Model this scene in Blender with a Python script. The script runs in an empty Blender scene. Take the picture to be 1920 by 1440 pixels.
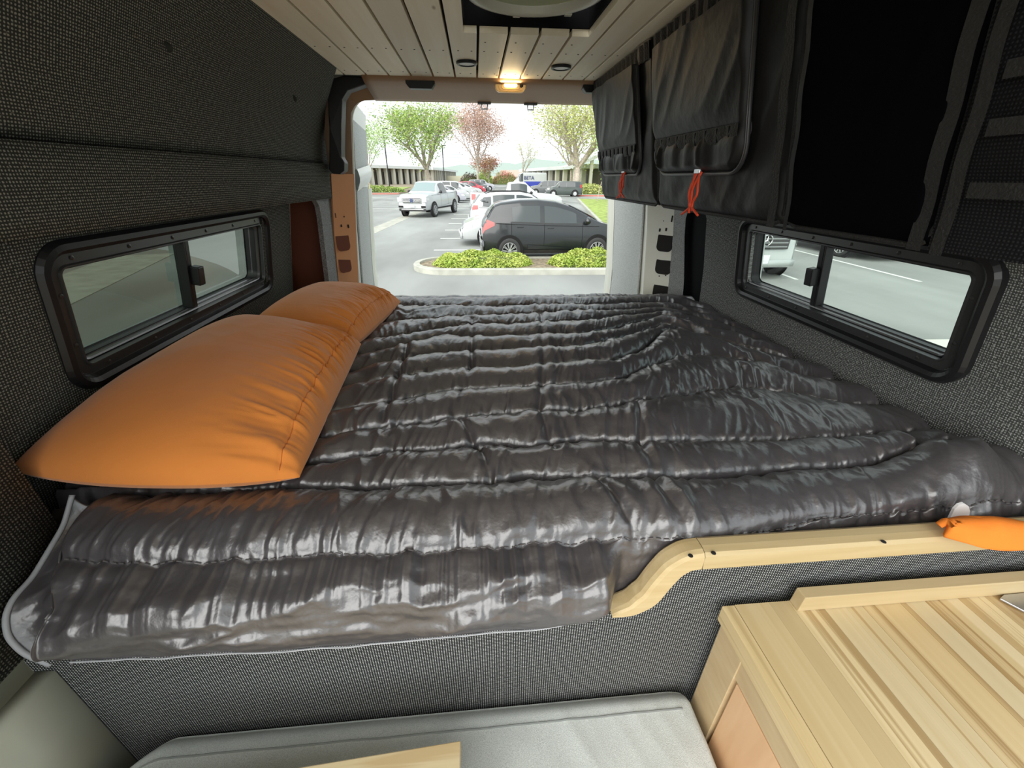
import bpy, bmesh, math, random
import numpy as np
from mathutils import Vector, Matrix
random.seed(7)
RNG = np.random.default_rng(11)
PI = math.pi
# ------------------------------------------------------------------ camera, world, exposure
scn = bpy.context.scene
COL = scn.collection
RW = np.array([[0.99659707, 0.0321829, -0.075885],
               [-0.08220493, 0.45565021, -0.88635503],
               [0.00605154, 0.88957695, 0.45674526]])     # world = RW @ camera
FPX = 754.758
CAM = np.array([0.0, 0.0, 2.2])
cd = bpy.data.cameras.new('camera')
cam = bpy.data.objects.new('camera', cd)
COL.objects.link(cam)
M = Matrix(RW.tolist()).to_4x4()
M.translation = Vector(CAM)
cam.matrix_world = M
cd.sensor_fit = 'HORIZONTAL'
cd.sensor_width = 36.0
cd.lens = 36.0 * FPX / 1920.0
cd.clip_start = 0.02
cd.clip_end = 900
scn.camera = cam
scn.view_settings.view_transform = 'Standard'
scn.view_settings.look = 'None'
scn.view_settings.gamma = 1.0
scn.view_settings.exposure = 1.15
scn.view_settings.use_curve_mapping = False

w = bpy.data.worlds.new('overcast_sky')
scn.world = w
w.use_nodes = True
nt = w.node_tree
nt.nodes.clear()
wo = nt.nodes.new('ShaderNodeOutputWorld')
bg = nt.nodes.new('ShaderNodeBackground')
tc = nt.nodes.new('ShaderNodeTexCoord')
mp = nt.nodes.new('ShaderNodeMapping')
mp.inputs['Scale'].default_value = (1.0, 1.0, 2.4)
nz = nt.nodes.new('ShaderNodeTexNoise')
nz.inputs['Scale'].default_value = 1.6
nz.inputs['Detail'].default_value = 5
cr = nt.nodes.new('ShaderNodeValToRGB')
cr.color_ramp.elements[0].position = 0.38
cr.color_ramp.elements[0].color = (0.40, 0.50, 0.53, 1)
cr.color_ramp.elements[1].position = 0.56
cr.color_ramp.elements[1].color = (0.66, 0.69, 0.70, 1)
nt.links.new(tc.outputs['Generated'], mp.inputs['Vector'])
nt.links.new(mp.outputs['Vector'], nz.inputs['Vector'])
nt.links.new(nz.outputs['Fac'], cr.inputs['Fac'])
nt.links.new(cr.outputs['Color'], bg.inputs['Color'])
bg.inputs['Strength'].default_value = 1.0
nt.links.new(bg.outputs['Background'], wo.inputs['Surface'])
# soft high sun behind thin cloud, coming in over the camera's shoulder
sd = bpy.data.lights.new('hazy_sun', 'SUN')
sd.energy = 1.9
sd.angle = math.radians(75)
sd.color = (1.0, 0.97, 0.92)
so = bpy.data.objects.new('hazy_sun', sd)
COL.objects.link(so)
so.rotation_euler = (math.radians(58), 0, math.radians(-36))

# ------------------------------------------------------------------ helpers
def ray(x, y):
    return RW @ np.array([x - 960.0, 720.0 - y, -FPX])
def onX(x, y, X):
    d = ray(x, y); return CAM + d * (X / d[0])
def onY(x, y, Y):
    d = ray(x, y); return CAM + d * (Y / d[1])
def onZ(x, y, Z):
    d = ray(x, y); return CAM + d * ((Z - 2.2) / d[2])

def tag(o, label=None, cat=None, group=None, kind=None):
    if label: o['label'] = label
    if cat: o['category'] = cat
    if group: o['group'] = group
    if kind: o['kind'] = kind
    return o
def empty(name, loc=(0, 0, 0), rz=0.0, parent=None):
    o = bpy.data.objects.new(name, None)
    o.empty_display_size = 0.05
    COL.objects.link(o)
    o.location = loc
    o.rotation_euler = (0, 0, rz)
    o.parent = parent
    return o
def mobj(name, verts, faces, mat, parent=None, smooth=False, uv=None, bevel=0, solid=0, solid_off=-1, sub=0):
    me = bpy.data.meshes.new(name)
    me.from_pydata([tuple(map(float, v)) for v in verts], [], [tuple(f) for f in faces])
    if mat: me.materials.append(mat)
    if smooth: me.polygons.foreach_set('use_smooth', [True] * len(me.polygons))
    if uv is not None:
        l = me.uv_layers.new(name='UVMap')
        vi = np.zeros(len(me.loops), dtype=np.int32)
        me.loops.foreach_get('vertex_index', vi)
        l.data.foreach_set('uv', np.asarray(uv, dtype=np.float32)[vi].ravel())
    me.update()
    o = bpy.data.objects.new(name, me)
    COL.objects.link(o)
    o.parent = parent
    if solid:
        m = o.modifiers.new('s', 'SOLIDIFY'); m.thickness = solid; m.offset = solid_off
    if sub:
        m = o.modifiers.new('u', 'SUBSURF'); m.levels = sub; m.render_levels = sub
    if bevel:
        m = o.modifiers.new('b', 'BEVEL'); m.width = bevel; m.segments = 2; m.limit_method = 'ANGLE'
    return o
def grid_uv(P):
    P = np.asarray(P, float)
    nu, nv = P.shape[:2]
    du = np.linalg.norm(np.diff(P, axis=0), axis=2).mean(axis=1)
    dv = np.linalg.norm(np.diff(P, axis=1), axis=2).mean(axis=0)
    U = np.concatenate([[0], np.cumsum(du)]); V = np.concatenate([[0], np.cumsum(dv)])
    return np.stack(np.meshgrid(U, V, indexing='ij'), -1).reshape(-1, 2)
def grid_faces(nu, nv, flip=False):
    i = np.arange(nu - 1)[:, None]; j = np.arange(nv - 1)[None, :]
    a = (i * nv + j).ravel(); b = ((i + 1) * nv + j).ravel()
    f = np.stack([a, b, b + 1, a + 1], 1)
    return f[:, ::-1] if flip else f
def grid(name, P, mat, parent=None, flip=False, smooth=True, solid=0, solid_off=-1, uv=None):
    P = np.asarray(P, float)
    nu, nv = P.shape[:2]
    f = grid_faces(nu, nv, flip)
    if uv is None: uv = grid_uv(P)
    V = P.reshape(-1, 3).astype(np.float32)
    me = bpy.data.meshes.new(name)
    me.vertices.add(len(V)); me.vertices.foreach_set('co', V.ravel())
    n = len(f)
    me.loops.add(n * 4); me.loops.foreach_set('vertex_index', f.astype(np.int32).ravel())
    me.polygons.add(n)
    me.polygons.foreach_set('loop_start', np.arange(0, n * 4, 4, dtype=np.int32))
    me.polygons.foreach_set('use_smooth', np.full(n, smooth))
    l = me.uv_layers.new(name='UVMap')
    l.data.foreach_set('uv', uv[f.ravel()].astype(np.float32).ravel())
    me.update(calc_edges=True); me.validate()
    if mat: me.materials.append(mat)
    o = bpy.data.objects.new(name, me)
    COL.objects.link(o); o.parent = parent
    if solid:
        m = o.modifiers.new('s', 'SOLIDIFY'); m.thickness = solid; m.offset = solid_off
    return o

class MB:
    def __init__(s): s.v = []; s.f = []
    def add(s, v, f):
        n = len(s.v); s.v += [tuple(map(float, p)) for p in v]; s.f += [tuple(i + n for i in q) for q in f]; return s
    def box(s, a, b):
        x0, y0, z0 = a; x1, y1, z1 = b
        return s.add([(x0, y0, z0), (x1, y0, z0), (x1, y1, z0), (x0, y1, z0), (x0, y0, z1), (x1, y0, z1), (x1, y1, z1), (x0, y1, z1)],
                     [(0, 3, 2, 1), (4, 5, 6, 7), (0, 1, 5, 4), (1, 2, 6, 5), (2, 3, 7, 6), (3, 0, 4, 7)])
    def prism(s, poly, axis, a, b):
        """poly of 2D points, extruded along axis from a to b"""
        def P(p, t):
            return {'x': (t, p[0], p[1]), 'y': (p[0], t, p[1]), 'z': (p[0], p[1], t)}[axis]
        n = len(poly)
        v = [P(p, a) for p in poly] + [P(p, b) for p in poly]
        f = [tuple(range(n))[::-1], tuple(range(n, 2 * n))] + [(i, (i + 1) % n, n + (i + 1) % n, n + i) for i in range(n)]
        return s.add(v, f)
    def tube(s, pts, r, n=8, closed=False, caps=True):
        pts = [Vector(p) for p in pts]; m = len(pts); base = len(s.v)
        rr = r if hasattr(r, '__len__') else [r] * m
        up = None
        for i, p in enumerate(pts):
            if closed: t = pts[(i + 1) % m] - pts[i - 1]
            else: t = pts[min(i + 1, m - 1)] - pts[max(i - 1, 0)]
            t.normalize()
            if up is None:
                up = t.orthogonal().normalized()
            up = (up - t * up.dot(t))
            up = up.normalized() if up.length > 1e-6 else t.orthogonal().normalized()
            sd_ = t.cross(up)
            for k in range(n):
                a = 2 * PI * k / n
                q = p + (up * math.cos(a) + sd_ * math.sin(a)) * rr[i]
                s.v.append(tuple(q))
        for i in range(m if closed else m - 1):
            for k in range(n):
                a = base + i * n + k; b = base + i * n + (k + 1) % n
                c = base + ((i + 1) % m) * n + (k + 1) % n; d = base + ((i + 1) % m) * n + k
                s.f.append((a, b, c, d))
        if caps and not closed:
            s.f.append(tuple(base + k for k in range(n))[::-1])
            s.f.append(tuple(base + (m - 1) * n + k for k in range(n)))
        return s
    def lathe(s, prof, n=24, c=(0, 0, 0), axis='z'):
        base = len(s.v)
        for (r, h) in prof:
            for k in range(n):
                a = 2 * PI * k / n; x = r * math.cos(a); y = r * math.sin(a)
                if axis == 'z': p = (c[0] + x, c[1] + y, c[2] + h)
                elif axis == 'y': p = (c[0] + x, c[1] + h, c[2] + y)
                else: p = (c[0] + h, c[1] + x, c[2] + y)
                s.v.append(p)
        for i in range(len(prof) - 1):
            for k in range(n):
                s.f.append((base + i * n + k, base + i * n + (k + 1) % n, base + (i + 1) * n + (k + 1) % n, base + (i + 1) * n + k))
        return s
    def build(s, name, mat, parent=None, **k):
        return mobj(name, s.v, s.f, mat, parent, **k)

def rrect(w_, h_, r, n=6):
    """rounded rectangle outline (counter clockwise), centre origin"""
    pts = []
    for cx, cy, a0 in ((w_ / 2 - r, h_ / 2 - r, 0), (-w_ / 2 + r, h_ / 2 - r, 90), (-w_ / 2 + r, -h_ / 2 + r, 180), (w_ / 2 - r, -h_ / 2 + r, 270)):
        for k in range(n + 1):
            a = math.radians(a0 + 90 * k / n)
            pts.append((cx + r * math.cos(a), cy + r * math.sin(a)))
    return pts
def ring(name, w_, h_, r, prof, fr, mat, parent, n=7, bevel=0):
    """prof: list of (inward offset, height along normal); fr(u,v,n)->world"""
    V = []; m = None
    for off, ht in prof:
        pts = rrect(w_ - 2 * off, h_ - 2 * off, max(r - off, 0.004), n)
        m = len(pts)
        V += [fr(p[0], p[1], ht) for p in pts]
    F = []
    for i in range(len(prof) - 1):
        for k in range(m):
            F.append((i * m + k, i * m + (k + 1) % m, (i + 1) * m + (k + 1) % m, (i + 1) * m + k))
    return mobj(name, V, F, mat, parent, smooth=False, bevel=0)

def copy_tree(o, parent=None):
    c = o.copy(); COL.objects.link(c); c.parent = parent
    for ch in list(o.children): copy_tree(ch, c)
    return c

# ---- value noise
_LAT = RNG.random((256, 256))
def vnoise(x, y):
    x = np.asarray(x, float); y = np.asarray(y, float)
    xi = np.floor(x).astype(int); yi = np.floor(y).astype(int)
    fx = x - xi; fy = y - yi
    fx = fx * fx * (3 - 2 * fx); fy = fy * fy * (3 - 2 * fy)
    g = lambda a, b: _LAT[a & 255, b & 255]
    return (g(xi, yi) * (1 - fx) + g(xi + 1, yi) * fx) * (1 - fy) + (g(xi, yi + 1) * (1 - fx) + g(xi + 1, yi + 1) * fx) * fy
def fbm(x, y, o=3):
    s = 0; a = 1; t = 0
    for k in range(o):
        s = s + a * vnoise(x * 2 ** k + 17.3 * k, y * 2 ** k + 5.1 * k); t += a; a *= 0.5
    return s / t
def ridge(x, y, o=2):
    s = 0; a = 1; t = 0
    for k in range(o):
        s = s + a * (1 - np.abs(2 * vnoise(x * 2 ** k + 31.7 * k, y * 2 ** k + 9.2 * k) - 1)); t += a; a *= 0.5
    return s / t
def sstep(a, b, x):
    t = np.clip((x - a) / (b - a), 0, 1); return t * t * (3 - 2 * t)

# ------------------------------------------------------------------ materials
MATS = {}
def mat(name, col, rough=0.6, metal=0.0, spec=0.5, noise=0.0, nscale=20, bump=0.0, bscale=60, emit=None, es=0, sheen=0, coat=0, col2=None, stretch=None, coords='Object'):
    m = bpy.data.materials.new(name); m.use_nodes = True
    n = m.node_tree; b = n.nodes['Principled BSDF']
    b.inputs['Base Color'].default_value = (*col, 1)
    b.inputs['Roughness'].default_value = rough
    b.inputs['Metallic'].default_value = metal
    b.inputs['Specular IOR Level'].default_value = spec
    if sheen: b.inputs['Sheen Weight'].default_value = sheen
    if coat: b.inputs['Coat Weight'].default_value = coat; b.inputs['Coat Roughness'].default_value = 0.08
    if emit: b.inputs['Emission Color'].default_value = (*emit, 1); b.inputs['Emission Strength'].default_value = es
    tcn = n.nodes.new('ShaderNodeTexCoord'); mpn = n.nodes.new('ShaderNodeMapping')
    n.links.new(tcn.outputs[coords], mpn.inputs['Vector'])
    if stretch: mpn.inputs['Scale'].default_value = stretch
    if noise or col2:
        t = n.nodes.new('ShaderNodeTexNoise'); t.inputs['Scale'].default_value = nscale; t.inputs['Detail'].default_value = 4
        n.links.new(mpn.outputs['Vector'], t.inputs['Vector'])
        r = n.nodes.new('ShaderNodeValToRGB'); r.color_ramp.elements[0].position = 0.35; r.color_ramp.elements[1].position = 0.65
        c2 = col2 if col2 else tuple(min(1, c * (1 + noise)) for c in col)
        c1 = col if col2 else tuple(c * (1 - noise) for c in col)
        r.color_ramp.elements[0].color = (*c1, 1); r.color_ramp.elements[1].color = (*c2, 1)
        n.links.new(t.outputs['Fac'], r.inputs['Fac']); n.links.new(r.outputs['Color'], b.inputs['Base Color'])
    if bump:
        t2 = n.nodes.new('ShaderNodeTexNoise'); t2.inputs['Scale'].default_value = bscale; t2.inputs['Detail'].default_value = 3
        n.links.new(mpn.outputs['Vector'], t2.inputs['Vector'])
        bp = n.nodes.new('ShaderNodeBump'); bp.inputs['Strength'].default_value = bump; bp.inputs['Distance'].default_value = 0.01
        n.links.new(t2.outputs['Fac'], bp.inputs['Height']); n.links.new(bp.outputs['Normal'], b.inputs['Normal'])
    MATS[name] = m
    return m

def weave(name, dark, light, pitch, bump=0.4, thr=0.25, rough=0.9, fuzz=0.35):
    """tweed-like weave: raised light knots on a dark ground; UVs are in metres"""
    m = bpy.data.materials.new(name); m.use_nodes = True
    n = m.node_tree; b = n.nodes['Principled BSDF']
    b.inputs['Roughness'].default_value = rough
    b.inputs['Specular IOR Level'].default_value = 0.15
    uv = n.nodes.new('ShaderNodeTexCoord')
    sep = n.nodes.new('ShaderNodeSeparateXYZ'); n.links.new(uv.outputs['UV'], sep.inputs[0])
    def mth(op, a, bb=None):
        q = n.nodes.new('ShaderNodeMath'); q.operation = op
        for i, s in enumerate((a, bb)):
            if s is None: continue
            if isinstance(s, (int, float)): q.inputs[i].default_value = s
            else: n.links.new(s, q.inputs[i])
        return q.outputs[0]
    k = 2 * PI / pitch
    sx = mth('SINE', mth('MULTIPLY', sep.outputs[0], k)); sy = mth('SINE', mth('MULTIPLY', sep.outputs[1], k))
    h = mth('MULTIPLY', mth('ADD', sx, 1.0), mth('ADD', sy, 1.0))       # 0..4
    nzz = n.nodes.new('ShaderNodeTexNoise'); nzz.inputs['Scale'].default_value = 1.1 / pitch; nzz.inputs['Detail'].default_value = 2
    n.links.new(uv.outputs['UV'], nzz.inputs['Vector'])
    h2 = mth('ADD', mth('MULTIPLY', h, 0.25), mth('MULTIPLY', mth('SUBTRACT', nzz.outputs['Fac'], 0.5), fuzz * 3))
    r = n.nodes.new('ShaderNodeValToRGB')
    r.color_ramp.elements[0].position = thr; r.color_ramp.elements[0].color = (*dark, 1)
    r.color_ramp.elements[1].position = thr + 0.45; r.color_ramp.elements[1].color = (*light, 1)
    n.links.new(h2, r.inputs['Fac']); n.links.new(r.outputs['Color'], b.inputs['Base Color'])
    bp = n.nodes.new('ShaderNodeBump'); bp.inputs['Strength'].default_value = bump; bp.inputs['Distance'].default_value = pitch * 0.4
    n.links.new(h2, bp.inputs['Height']); n.links.new(bp.outputs['Normal'], b.inputs['Normal'])
    return m

def wood(name, c1, c2, c3=None, scale=(60, 2.2, 60), rough=0.45, knots=False, bump=0.05):
    """grain runs along object Y by default"""
    m = bpy.data.materials.new(name); m.use_nodes = True
    n = m.node_tree; b = n.nodes['Principled BSDF']
    b.inputs['Roughness'].default_value = rough
    b.inputs['Specular IOR Level'].default_value = 0.35
    tcn = n.nodes.new('ShaderNodeTexCoord'); mpn = n.nodes.new('ShaderNodeMapping')
    oi = n.nodes.new('ShaderNodeObjectInfo')
    n.links.new(tcn.outputs['Object'], mpn.inputs['Vector'])
    cb = n.nodes.new('ShaderNodeCombineXYZ')
    ml = n.nodes.new('ShaderNodeMath'); ml.operation = 'MULTIPLY'; ml.inputs[1].default_value = 37.0
    n.links.new(oi.outputs['Random'], ml.inputs[0])
    for i in range(3): n.links.new(ml.outputs[0], cb.inputs[i])
    n.links.new(cb.outputs[0], mpn.inputs['Location'])
    mpn.inputs['Scale'].default_value = scale
    t = n.nodes.new('ShaderNodeTexNoise'); t.inputs['Scale'].default_value = 1.0; t.inputs['Detail'].default_value = 5; t.inputs['Distortion'].default_value = 0.6
    n.links.new(mpn.outputs['Vector'], t.inputs['Vector'])
    r = n.nodes.new('ShaderNodeValToRGB')
    r.color_ramp.elements[0].position = 0.3; r.color_ramp.elements[0].color = (*c1, 1)
    r.color_ramp.elements[1].position = 0.7; r.color_ramp.elements[1].color = (*c2, 1)
    n.links.new(t.outputs['Fac'], r.inputs['Fac'])
    out = r.outputs['Color']
    mx = n.nodes.new('ShaderNodeMix'); mx.data_type = 'RGBA'; mx.blend_type = 'MULTIPLY'
    mr = n.nodes.new('ShaderNodeMapRange'); mr.inputs[3].default_value = 0.84; mr.inputs[4].default_value = 1.08
    n.links.new(oi.outputs['Random'], mr.inputs[0])
    cc = n.nodes.new('ShaderNodeCombineXYZ')
    for i in range(3): n.links.new(mr.outputs[0], cc.inputs[i])
    mx.inputs[0].default_value = 1.0
    n.links.new(out, mx.inputs[6]); n.links.new(cc.outputs[0], mx.inputs[7]); out = mx.outputs[2]
    if c3:
        t2 = n.nodes.new('ShaderNodeTexNoise'); t2.inputs['Scale'].default_value = 0.9; t2.inputs['Detail'].default_value = 3; t2.inputs['Distortion'].default_value = 0.4
        n.links.new(mpn.outputs['Vector'], t2.inputs['Vector'])
        r2 = n.nodes.new('ShaderNodeValToRGB'); r2.color_ramp.elements[0].position = 0.54; r2.color_ramp.elements[0].color = (0, 0, 0, 1)
        r2.color_ramp.elements[1].position = 0.62; r2.color_ramp.elements[1].color = (1, 1, 1, 1)
        n.links.new(t2.outputs['Fac'], r2.inputs['Fac'])
        m2 = n.nodes.new('ShaderNodeMix'); m2.data_type = 'RGBA'
        n.links.new(r2.outputs['Color'], m2.inputs[0]); n.links.new(out, m2.inputs[6]); m2.inputs[7].default_value = (*c3, 1); out = m2.outputs[2]
    if knots:
        v = n.nodes.new('ShaderNodeTexVoronoi'); v.inputs['Scale'].default_value = 1.0
        mk = n.nodes.new('ShaderNodeMapping'); mk.inputs['Scale'].default_value = (9, 3.0, 9)
        n.links.new(tcn.outputs['Object'], mk.inputs['Vector']); n.links.new(cb.outputs[0], mk.inputs['Location'])
        n.links.new(mk.outputs['Vector'], v.inputs['Vector'])
        r3 = n.nodes.new('ShaderNodeValToRGB'); r3.color_ramp.elements[0].position = 0.02; r3.color_ramp.elements[0].color = (1, 1, 1, 1)
        r3.color_ramp.elements[1].position = 0.055; r3.color_ramp.elements[1].color = (0, 0, 0, 1)
        n.links.new(v.outputs['Distance'], r3.inputs['Fac'])
        m3 = n.nodes.new('ShaderNodeMix'); m3.data_type = 'RGBA'
        n.links.new(r3.outputs['Color'], m3.inputs[0]); n.links.new(out, m3.inputs[6]); m3.inputs[7].default_value = (0.36, 0.25, 0.14, 1); out = m3.outputs[2]
    n.links.new(out, b.inputs['Base Color'])
    if bump:
        bp = n.nodes.new('ShaderNodeBump'); bp.inputs['Strength'].default_value = bump; bp.inputs['Distance'].default_value = 0.004
        n.links.new(t.outputs['Fac'], bp.inputs['Height']); n.links.new(bp.outputs['Normal'], b.inputs['Normal'])
    return m

def glass(name, tint, refl=0.08, rough=0.0):
    m = bpy.data.materials.new(name); m.use_nodes = True
    n = m.node_tree; n.nodes.clear()
    o = n.nodes.new('ShaderNodeOutputMaterial'); tr = n.nodes.new('ShaderNodeBsdfTransparent'); gl = n.nodes.new('ShaderNodeBsdfGlossy')
    tr.inputs['Color'].default_value = (*tint, 1); gl.inputs['Roughness'].default_value = rough
    fr = n.nodes.new('ShaderNodeFresnel'); fr.inputs['IOR'].default_value = 1.5
    mx = n.nodes.new('ShaderNodeMixShader')
    ad = n.nodes.new('ShaderNodeMath'); ad.operation = 'ADD'; ad.inputs[1].default_value = refl; ad.use_clamp = True
    n.links.new(fr.outputs[0], ad.inputs[0]); n.links.new(ad.outputs[0], mx.inputs[0])
    n.links.new(tr.outputs[0], mx.inputs[1]); n.links.new(gl.outputs[0], mx.inputs[2]); n.links.new(mx.outputs[0], o.inputs[0])
    return m

TWEED = weave('charcoal_tweed', (0.032, 0.033, 0.029), (0.27, 0.27, 0.235), 0.0052, bump=0.4, fuzz=0.6)
TWEED_BED = weave('bed_panel_tweed', (0.020, 0.022, 0.022), (0.50, 0.505, 0.50), 0.0043, bump=0.4, fuzz=0.25, thr=0.28)
CARPET = mat('grey_carpet', (0.27, 0.275, 0.27), 0.95, spec=0.1, noise=0.35, nscale=260, bump=0.5, bscale=300)
DOORFELT = mat('door_felt', (0.50, 0.51, 0.495), 0.95, spec=0.1, noise=0.2, nscale=200)
PLANK = wood('pale_pine', (0.86, 0.75, 0.55), (0.93, 0.85, 0.67), scale=(35, 1.6, 35), knots=True, rough=0.55)
COUNTERW = wood('butcher_block', (0.58, 0.44, 0.23), (0.66, 0.52, 0.30), c3=(0.52, 0.38, 0.19), scale=(55, 2.0, 55), rough=0.35)
MAPLE = wood('maple_ply', (0.62, 0.45, 0.25), (0.70, 0.54, 0.32), scale=(3, 14, 55), rough=0.45)
DRAWERW = wood('cherry_toned_ply', (0.62, 0.37, 0.20), (0.69, 0.44, 0.25), scale=(3, 40, 6), rough=0.45)
RAILW = wood('rail_birch', (0.54, 0.40, 0.20), (0.64, 0.50, 0.28), scale=(3, 55, 55), rough=0.4)
TABLEW = wood('table_maple', (0.62, 0.49, 0.28), (0.70, 0.58, 0.37), c3=(0.54, 0.40, 0.21), scale=(2.4, 40, 40), rough=0.4)
BLACKP = mat('black_plastic', (0.012, 0.012, 0.013), 0.38, spec=0.4, bump=0.02)
BLACKM = mat('black_matte', (0.006, 0.006, 0.007), 0.8, spec=0.1)
BLACKTRIM = mat('black_trim', (0.014, 0.013, 0.014), 0.45, spec=0.4, bump=0.05, bscale=200)
RUBBER = mat('rubber', (0.02, 0.02, 0.02), 0.7)
GREYCLOTH = mat('heather_grey', (0.60, 0.635, 0.62), 0.95, spec=0.15, noise=0.16, nscale=700, bump=0.25, bscale=900, sheen=0.25)
COMF = mat('charcoal_nylon', (0.066, 0.060, 0.064), 0.34, spec=0.9, bump=0.20, bscale=48, coords='Object')
COMF.node_tree.nodes['Principled BSDF'].inputs['IOR'].default_value = 1.7
PIPING = mat('grey_piping', (0.40, 0.41, 0.43), 0.6)
STITCH = mat('stitching', (0.02, 0.02, 0.02), 0.8)
ORANGE = mat('orange_cotton', (0.78, 0.26, 0.05), 0.85, spec=0.2, noise=0.05, nscale=6, bump=0.08, bscale=500, sheen=0.3)
ORANGE2 = mat('orange_bag_cloth', (0.78, 0.22, 0.03), 0.8, spec=0.2, bump=0.1, bscale=80)
TANWARM = mat('tan_warm_light_metal', (0.38, 0.23, 0.125), 0.45, spec=0.4)  # tan metal with warm lamp and bounce light put into the colour
ORANGEBOUNCE = mat('orange_bounce_metal', (0.72, 0.34, 0.16), 0.5, spec=0.3)  # orange bounce from the pillows put into the pillar colour
CREAM = mat('cream_metal', (0.82, 0.81, 0.72), 0.4, spec=0.4)
WHITEMETAL = mat('white_van_paint', (0.82, 0.84, 0.81), 0.3, spec=0.5)
OLIVE = mat('smooth_olive_panel', (0.52, 0.52, 0.42), 0.6, spec=0.3, noise=0.04, nscale=4)
NICHE = mat('niche_red_bounce', (0.16, 0.045, 0.02), 0.8)  # red bounce light put into the colour of niche and left pillar holes
STEEL = mat('steel', (0.6, 0.6, 0.62), 0.3, metal=1.0)
SCREWM = mat('screw_dark', (0.10, 0.10, 0.10), 0.35, metal=0.8)
HOLE = mat('hole_dark', (0.015, 0.013, 0.012), 0.9)
BAGCLOTH = mat('black_nylon', (0.010, 0.010, 0.010), 0.5, spec=0.3, bump=0.15, bscale=40)
BAGMESH = mat('black_mesh', (0.002, 0.002, 0.003), 0.95, spec=0.03)
WEBBING = mat('black_webbing', (0.010, 0.010, 0.010), 0.7, bump=0.4, bscale=250)
REDCORD = mat('red_orange_cord', (0.75, 0.07, 0.02), 0.6)
GLASS_L = glass('dark_tinted_glass', (0.15, 0.185, 0.155), 0.08)
GLASS_L2 = glass('grey_tinted_glass', (0.26, 0.30, 0.265), 0.16)
GLASS_R = glass('clear_green_glass', (0.80, 0.87, 0.82), 0.0)
LAMPON = mat('lamp_glow', (1, 0.85, 0.5), 0.3, emit=(1.0, 0.72, 0.33), es=9)
LAMPCLEAR = mat('lamp_lens', (0.42, 0.33, 0.20), 0.15, spec=0.6, emit=(1.0, 0.62, 0.22), es=0.10)
PUCKW = mat('puck_diffuser', (0.75, 0.74, 0.70), 0.5)
FANW = mat('fan_white_plastic', (0.60, 0.62, 0.54), 0.4)
FANDOME = mat('fan_smoked_dome', (0.42, 0.47, 0.33), 0.25, spec=0.4)
WHITETAG = mat('white_tag', (0.85, 0.85, 0.87), 0.6)

# ------------------------------------------------------------------ van shell
def taperL(y): return 0.055 * max(0.0, (y - 0.9)) / 1.2
# left wall, upper tweed panel (inner face), leaning in towards the ceiling
def left_upper(z, y):
    zs = [2.113, 2.25, 2.35, 2.45, 2.55, 2.62]
    xs = [-0.735, -0.722, -0.675, -0.605, -0.510, -0.44]
    return float(np.interp(z, zs, xs)) + taperL(y)
wl = empty('wall_left'); tag(wl, kind='structure')
YL = -0.12
ysL = list(np.linspace(YL, 2.12, 30))
def yend(z): return float(np.interp(z, [2.11, 2.27, 2.45, 2.55, 2.6], [2.12, 2.12, 2.02, 1.90, 1.84]))
def left_upper2(z, y): return left_upper(z, y) - taperL(y) * float(np.interp(z, [2.25, 2.45], [0, 1]))
P = [[(left_upper2(z, YL + (yend(z) - YL) * t_), YL + (yend(z) - YL) * t_, z) for z in np.linspace(2.2505, 2.60, 14)] for t_ in np.linspace(0, 1, 30)]
grid('upper_tweed_panel', P, TWEED, wl, solid=0.012, flip=True)
P = [[(left_upper(z, y) - 0.001, y, z) for z in np.linspace(2.113, 2.2485, 5)] for y in ysL]
grid('lower_tweed_panel', P, TWEED, wl, solid=0.03, flip=True)
mobj('seam_backing', [(-0.735, YL, 2.24), (-0.735 + 0.05, 2.12, 2.24), (-0.735 + 0.05, 2.12, 2.26), (-0.735, YL, 2.26)], [(0, 1, 2, 3)], BLACKM, wl)
# recess panel that carries the window
def left_rec(z, y=0): return -0.765 + (2.113 - z) * -0.19
WL = dict(y0=0.800, y1=1.615, z0=1.826, z1=2.072)       # opening
def wall_with_hole(name, fx, ya, yb, za, zb, hy0, hy1, hz0, hz1, m, parent, thick, flip, soff=-1):
    """sheet at x=fx(z) with a rectangular hole: four lofted strips joined"""
    V = []; F = []; UV = []
    ys = [ya, hy0, hy1, yb]; zs = [za, hz0, hz1, zb]
    for i in range(4):
        for j in range(4):
            V.append((fx(zs[j]), ys[i], zs[j])); UV.append((ys[i], zs[j]))
    for i in range(3):
        for j in range(3):
            if i == 1 and j == 1: continue
            q = (i * 4 + j, (i + 1) * 4 + j, (i + 1) * 4 + j + 1, i * 4 + j + 1)
            F.append(q[::-1] if flip else q)
    return mobj(name, V, F, m, parent, uv=UV, solid=thick, solid_off=soff)
wall_with_hole('recessed_window_panel', left_rec, 0.60, 1.86, 1.45, 2.14, WL['y0'], WL['y1'], WL['z0'], WL['z1'], TWEED, wl, 0.012, True)
wall_with_hole('outer_skin', lambda z: left_rec(z) - 0.055, YL, 2.2, 0.70, 2.7, WL['y0'] - .01, WL['y1'] + .01, WL['z0'] - .01, WL['z1'] + .01, WHITEMETAL, wl, 0.004, True)
# thick tweed flare in front of the recess, and its side
P = [[(-0.775 + 0.0 * z, y, z) for z in np.linspace(1.50, 2.113, 4)] for y in np.linspace(YL, 0.585, 4)]
grid('front_tweed_panel', P, TWEED, wl, solid=0.02, flip=True)
P = [[(x, 0.585 + (x + 0.775) * -0.3, z) for z in np.linspace(1.50, 2.113, 3)] for x in (-0.775, -0.86)]
grid('front_panel_return', P, TWEED, wl)
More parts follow.
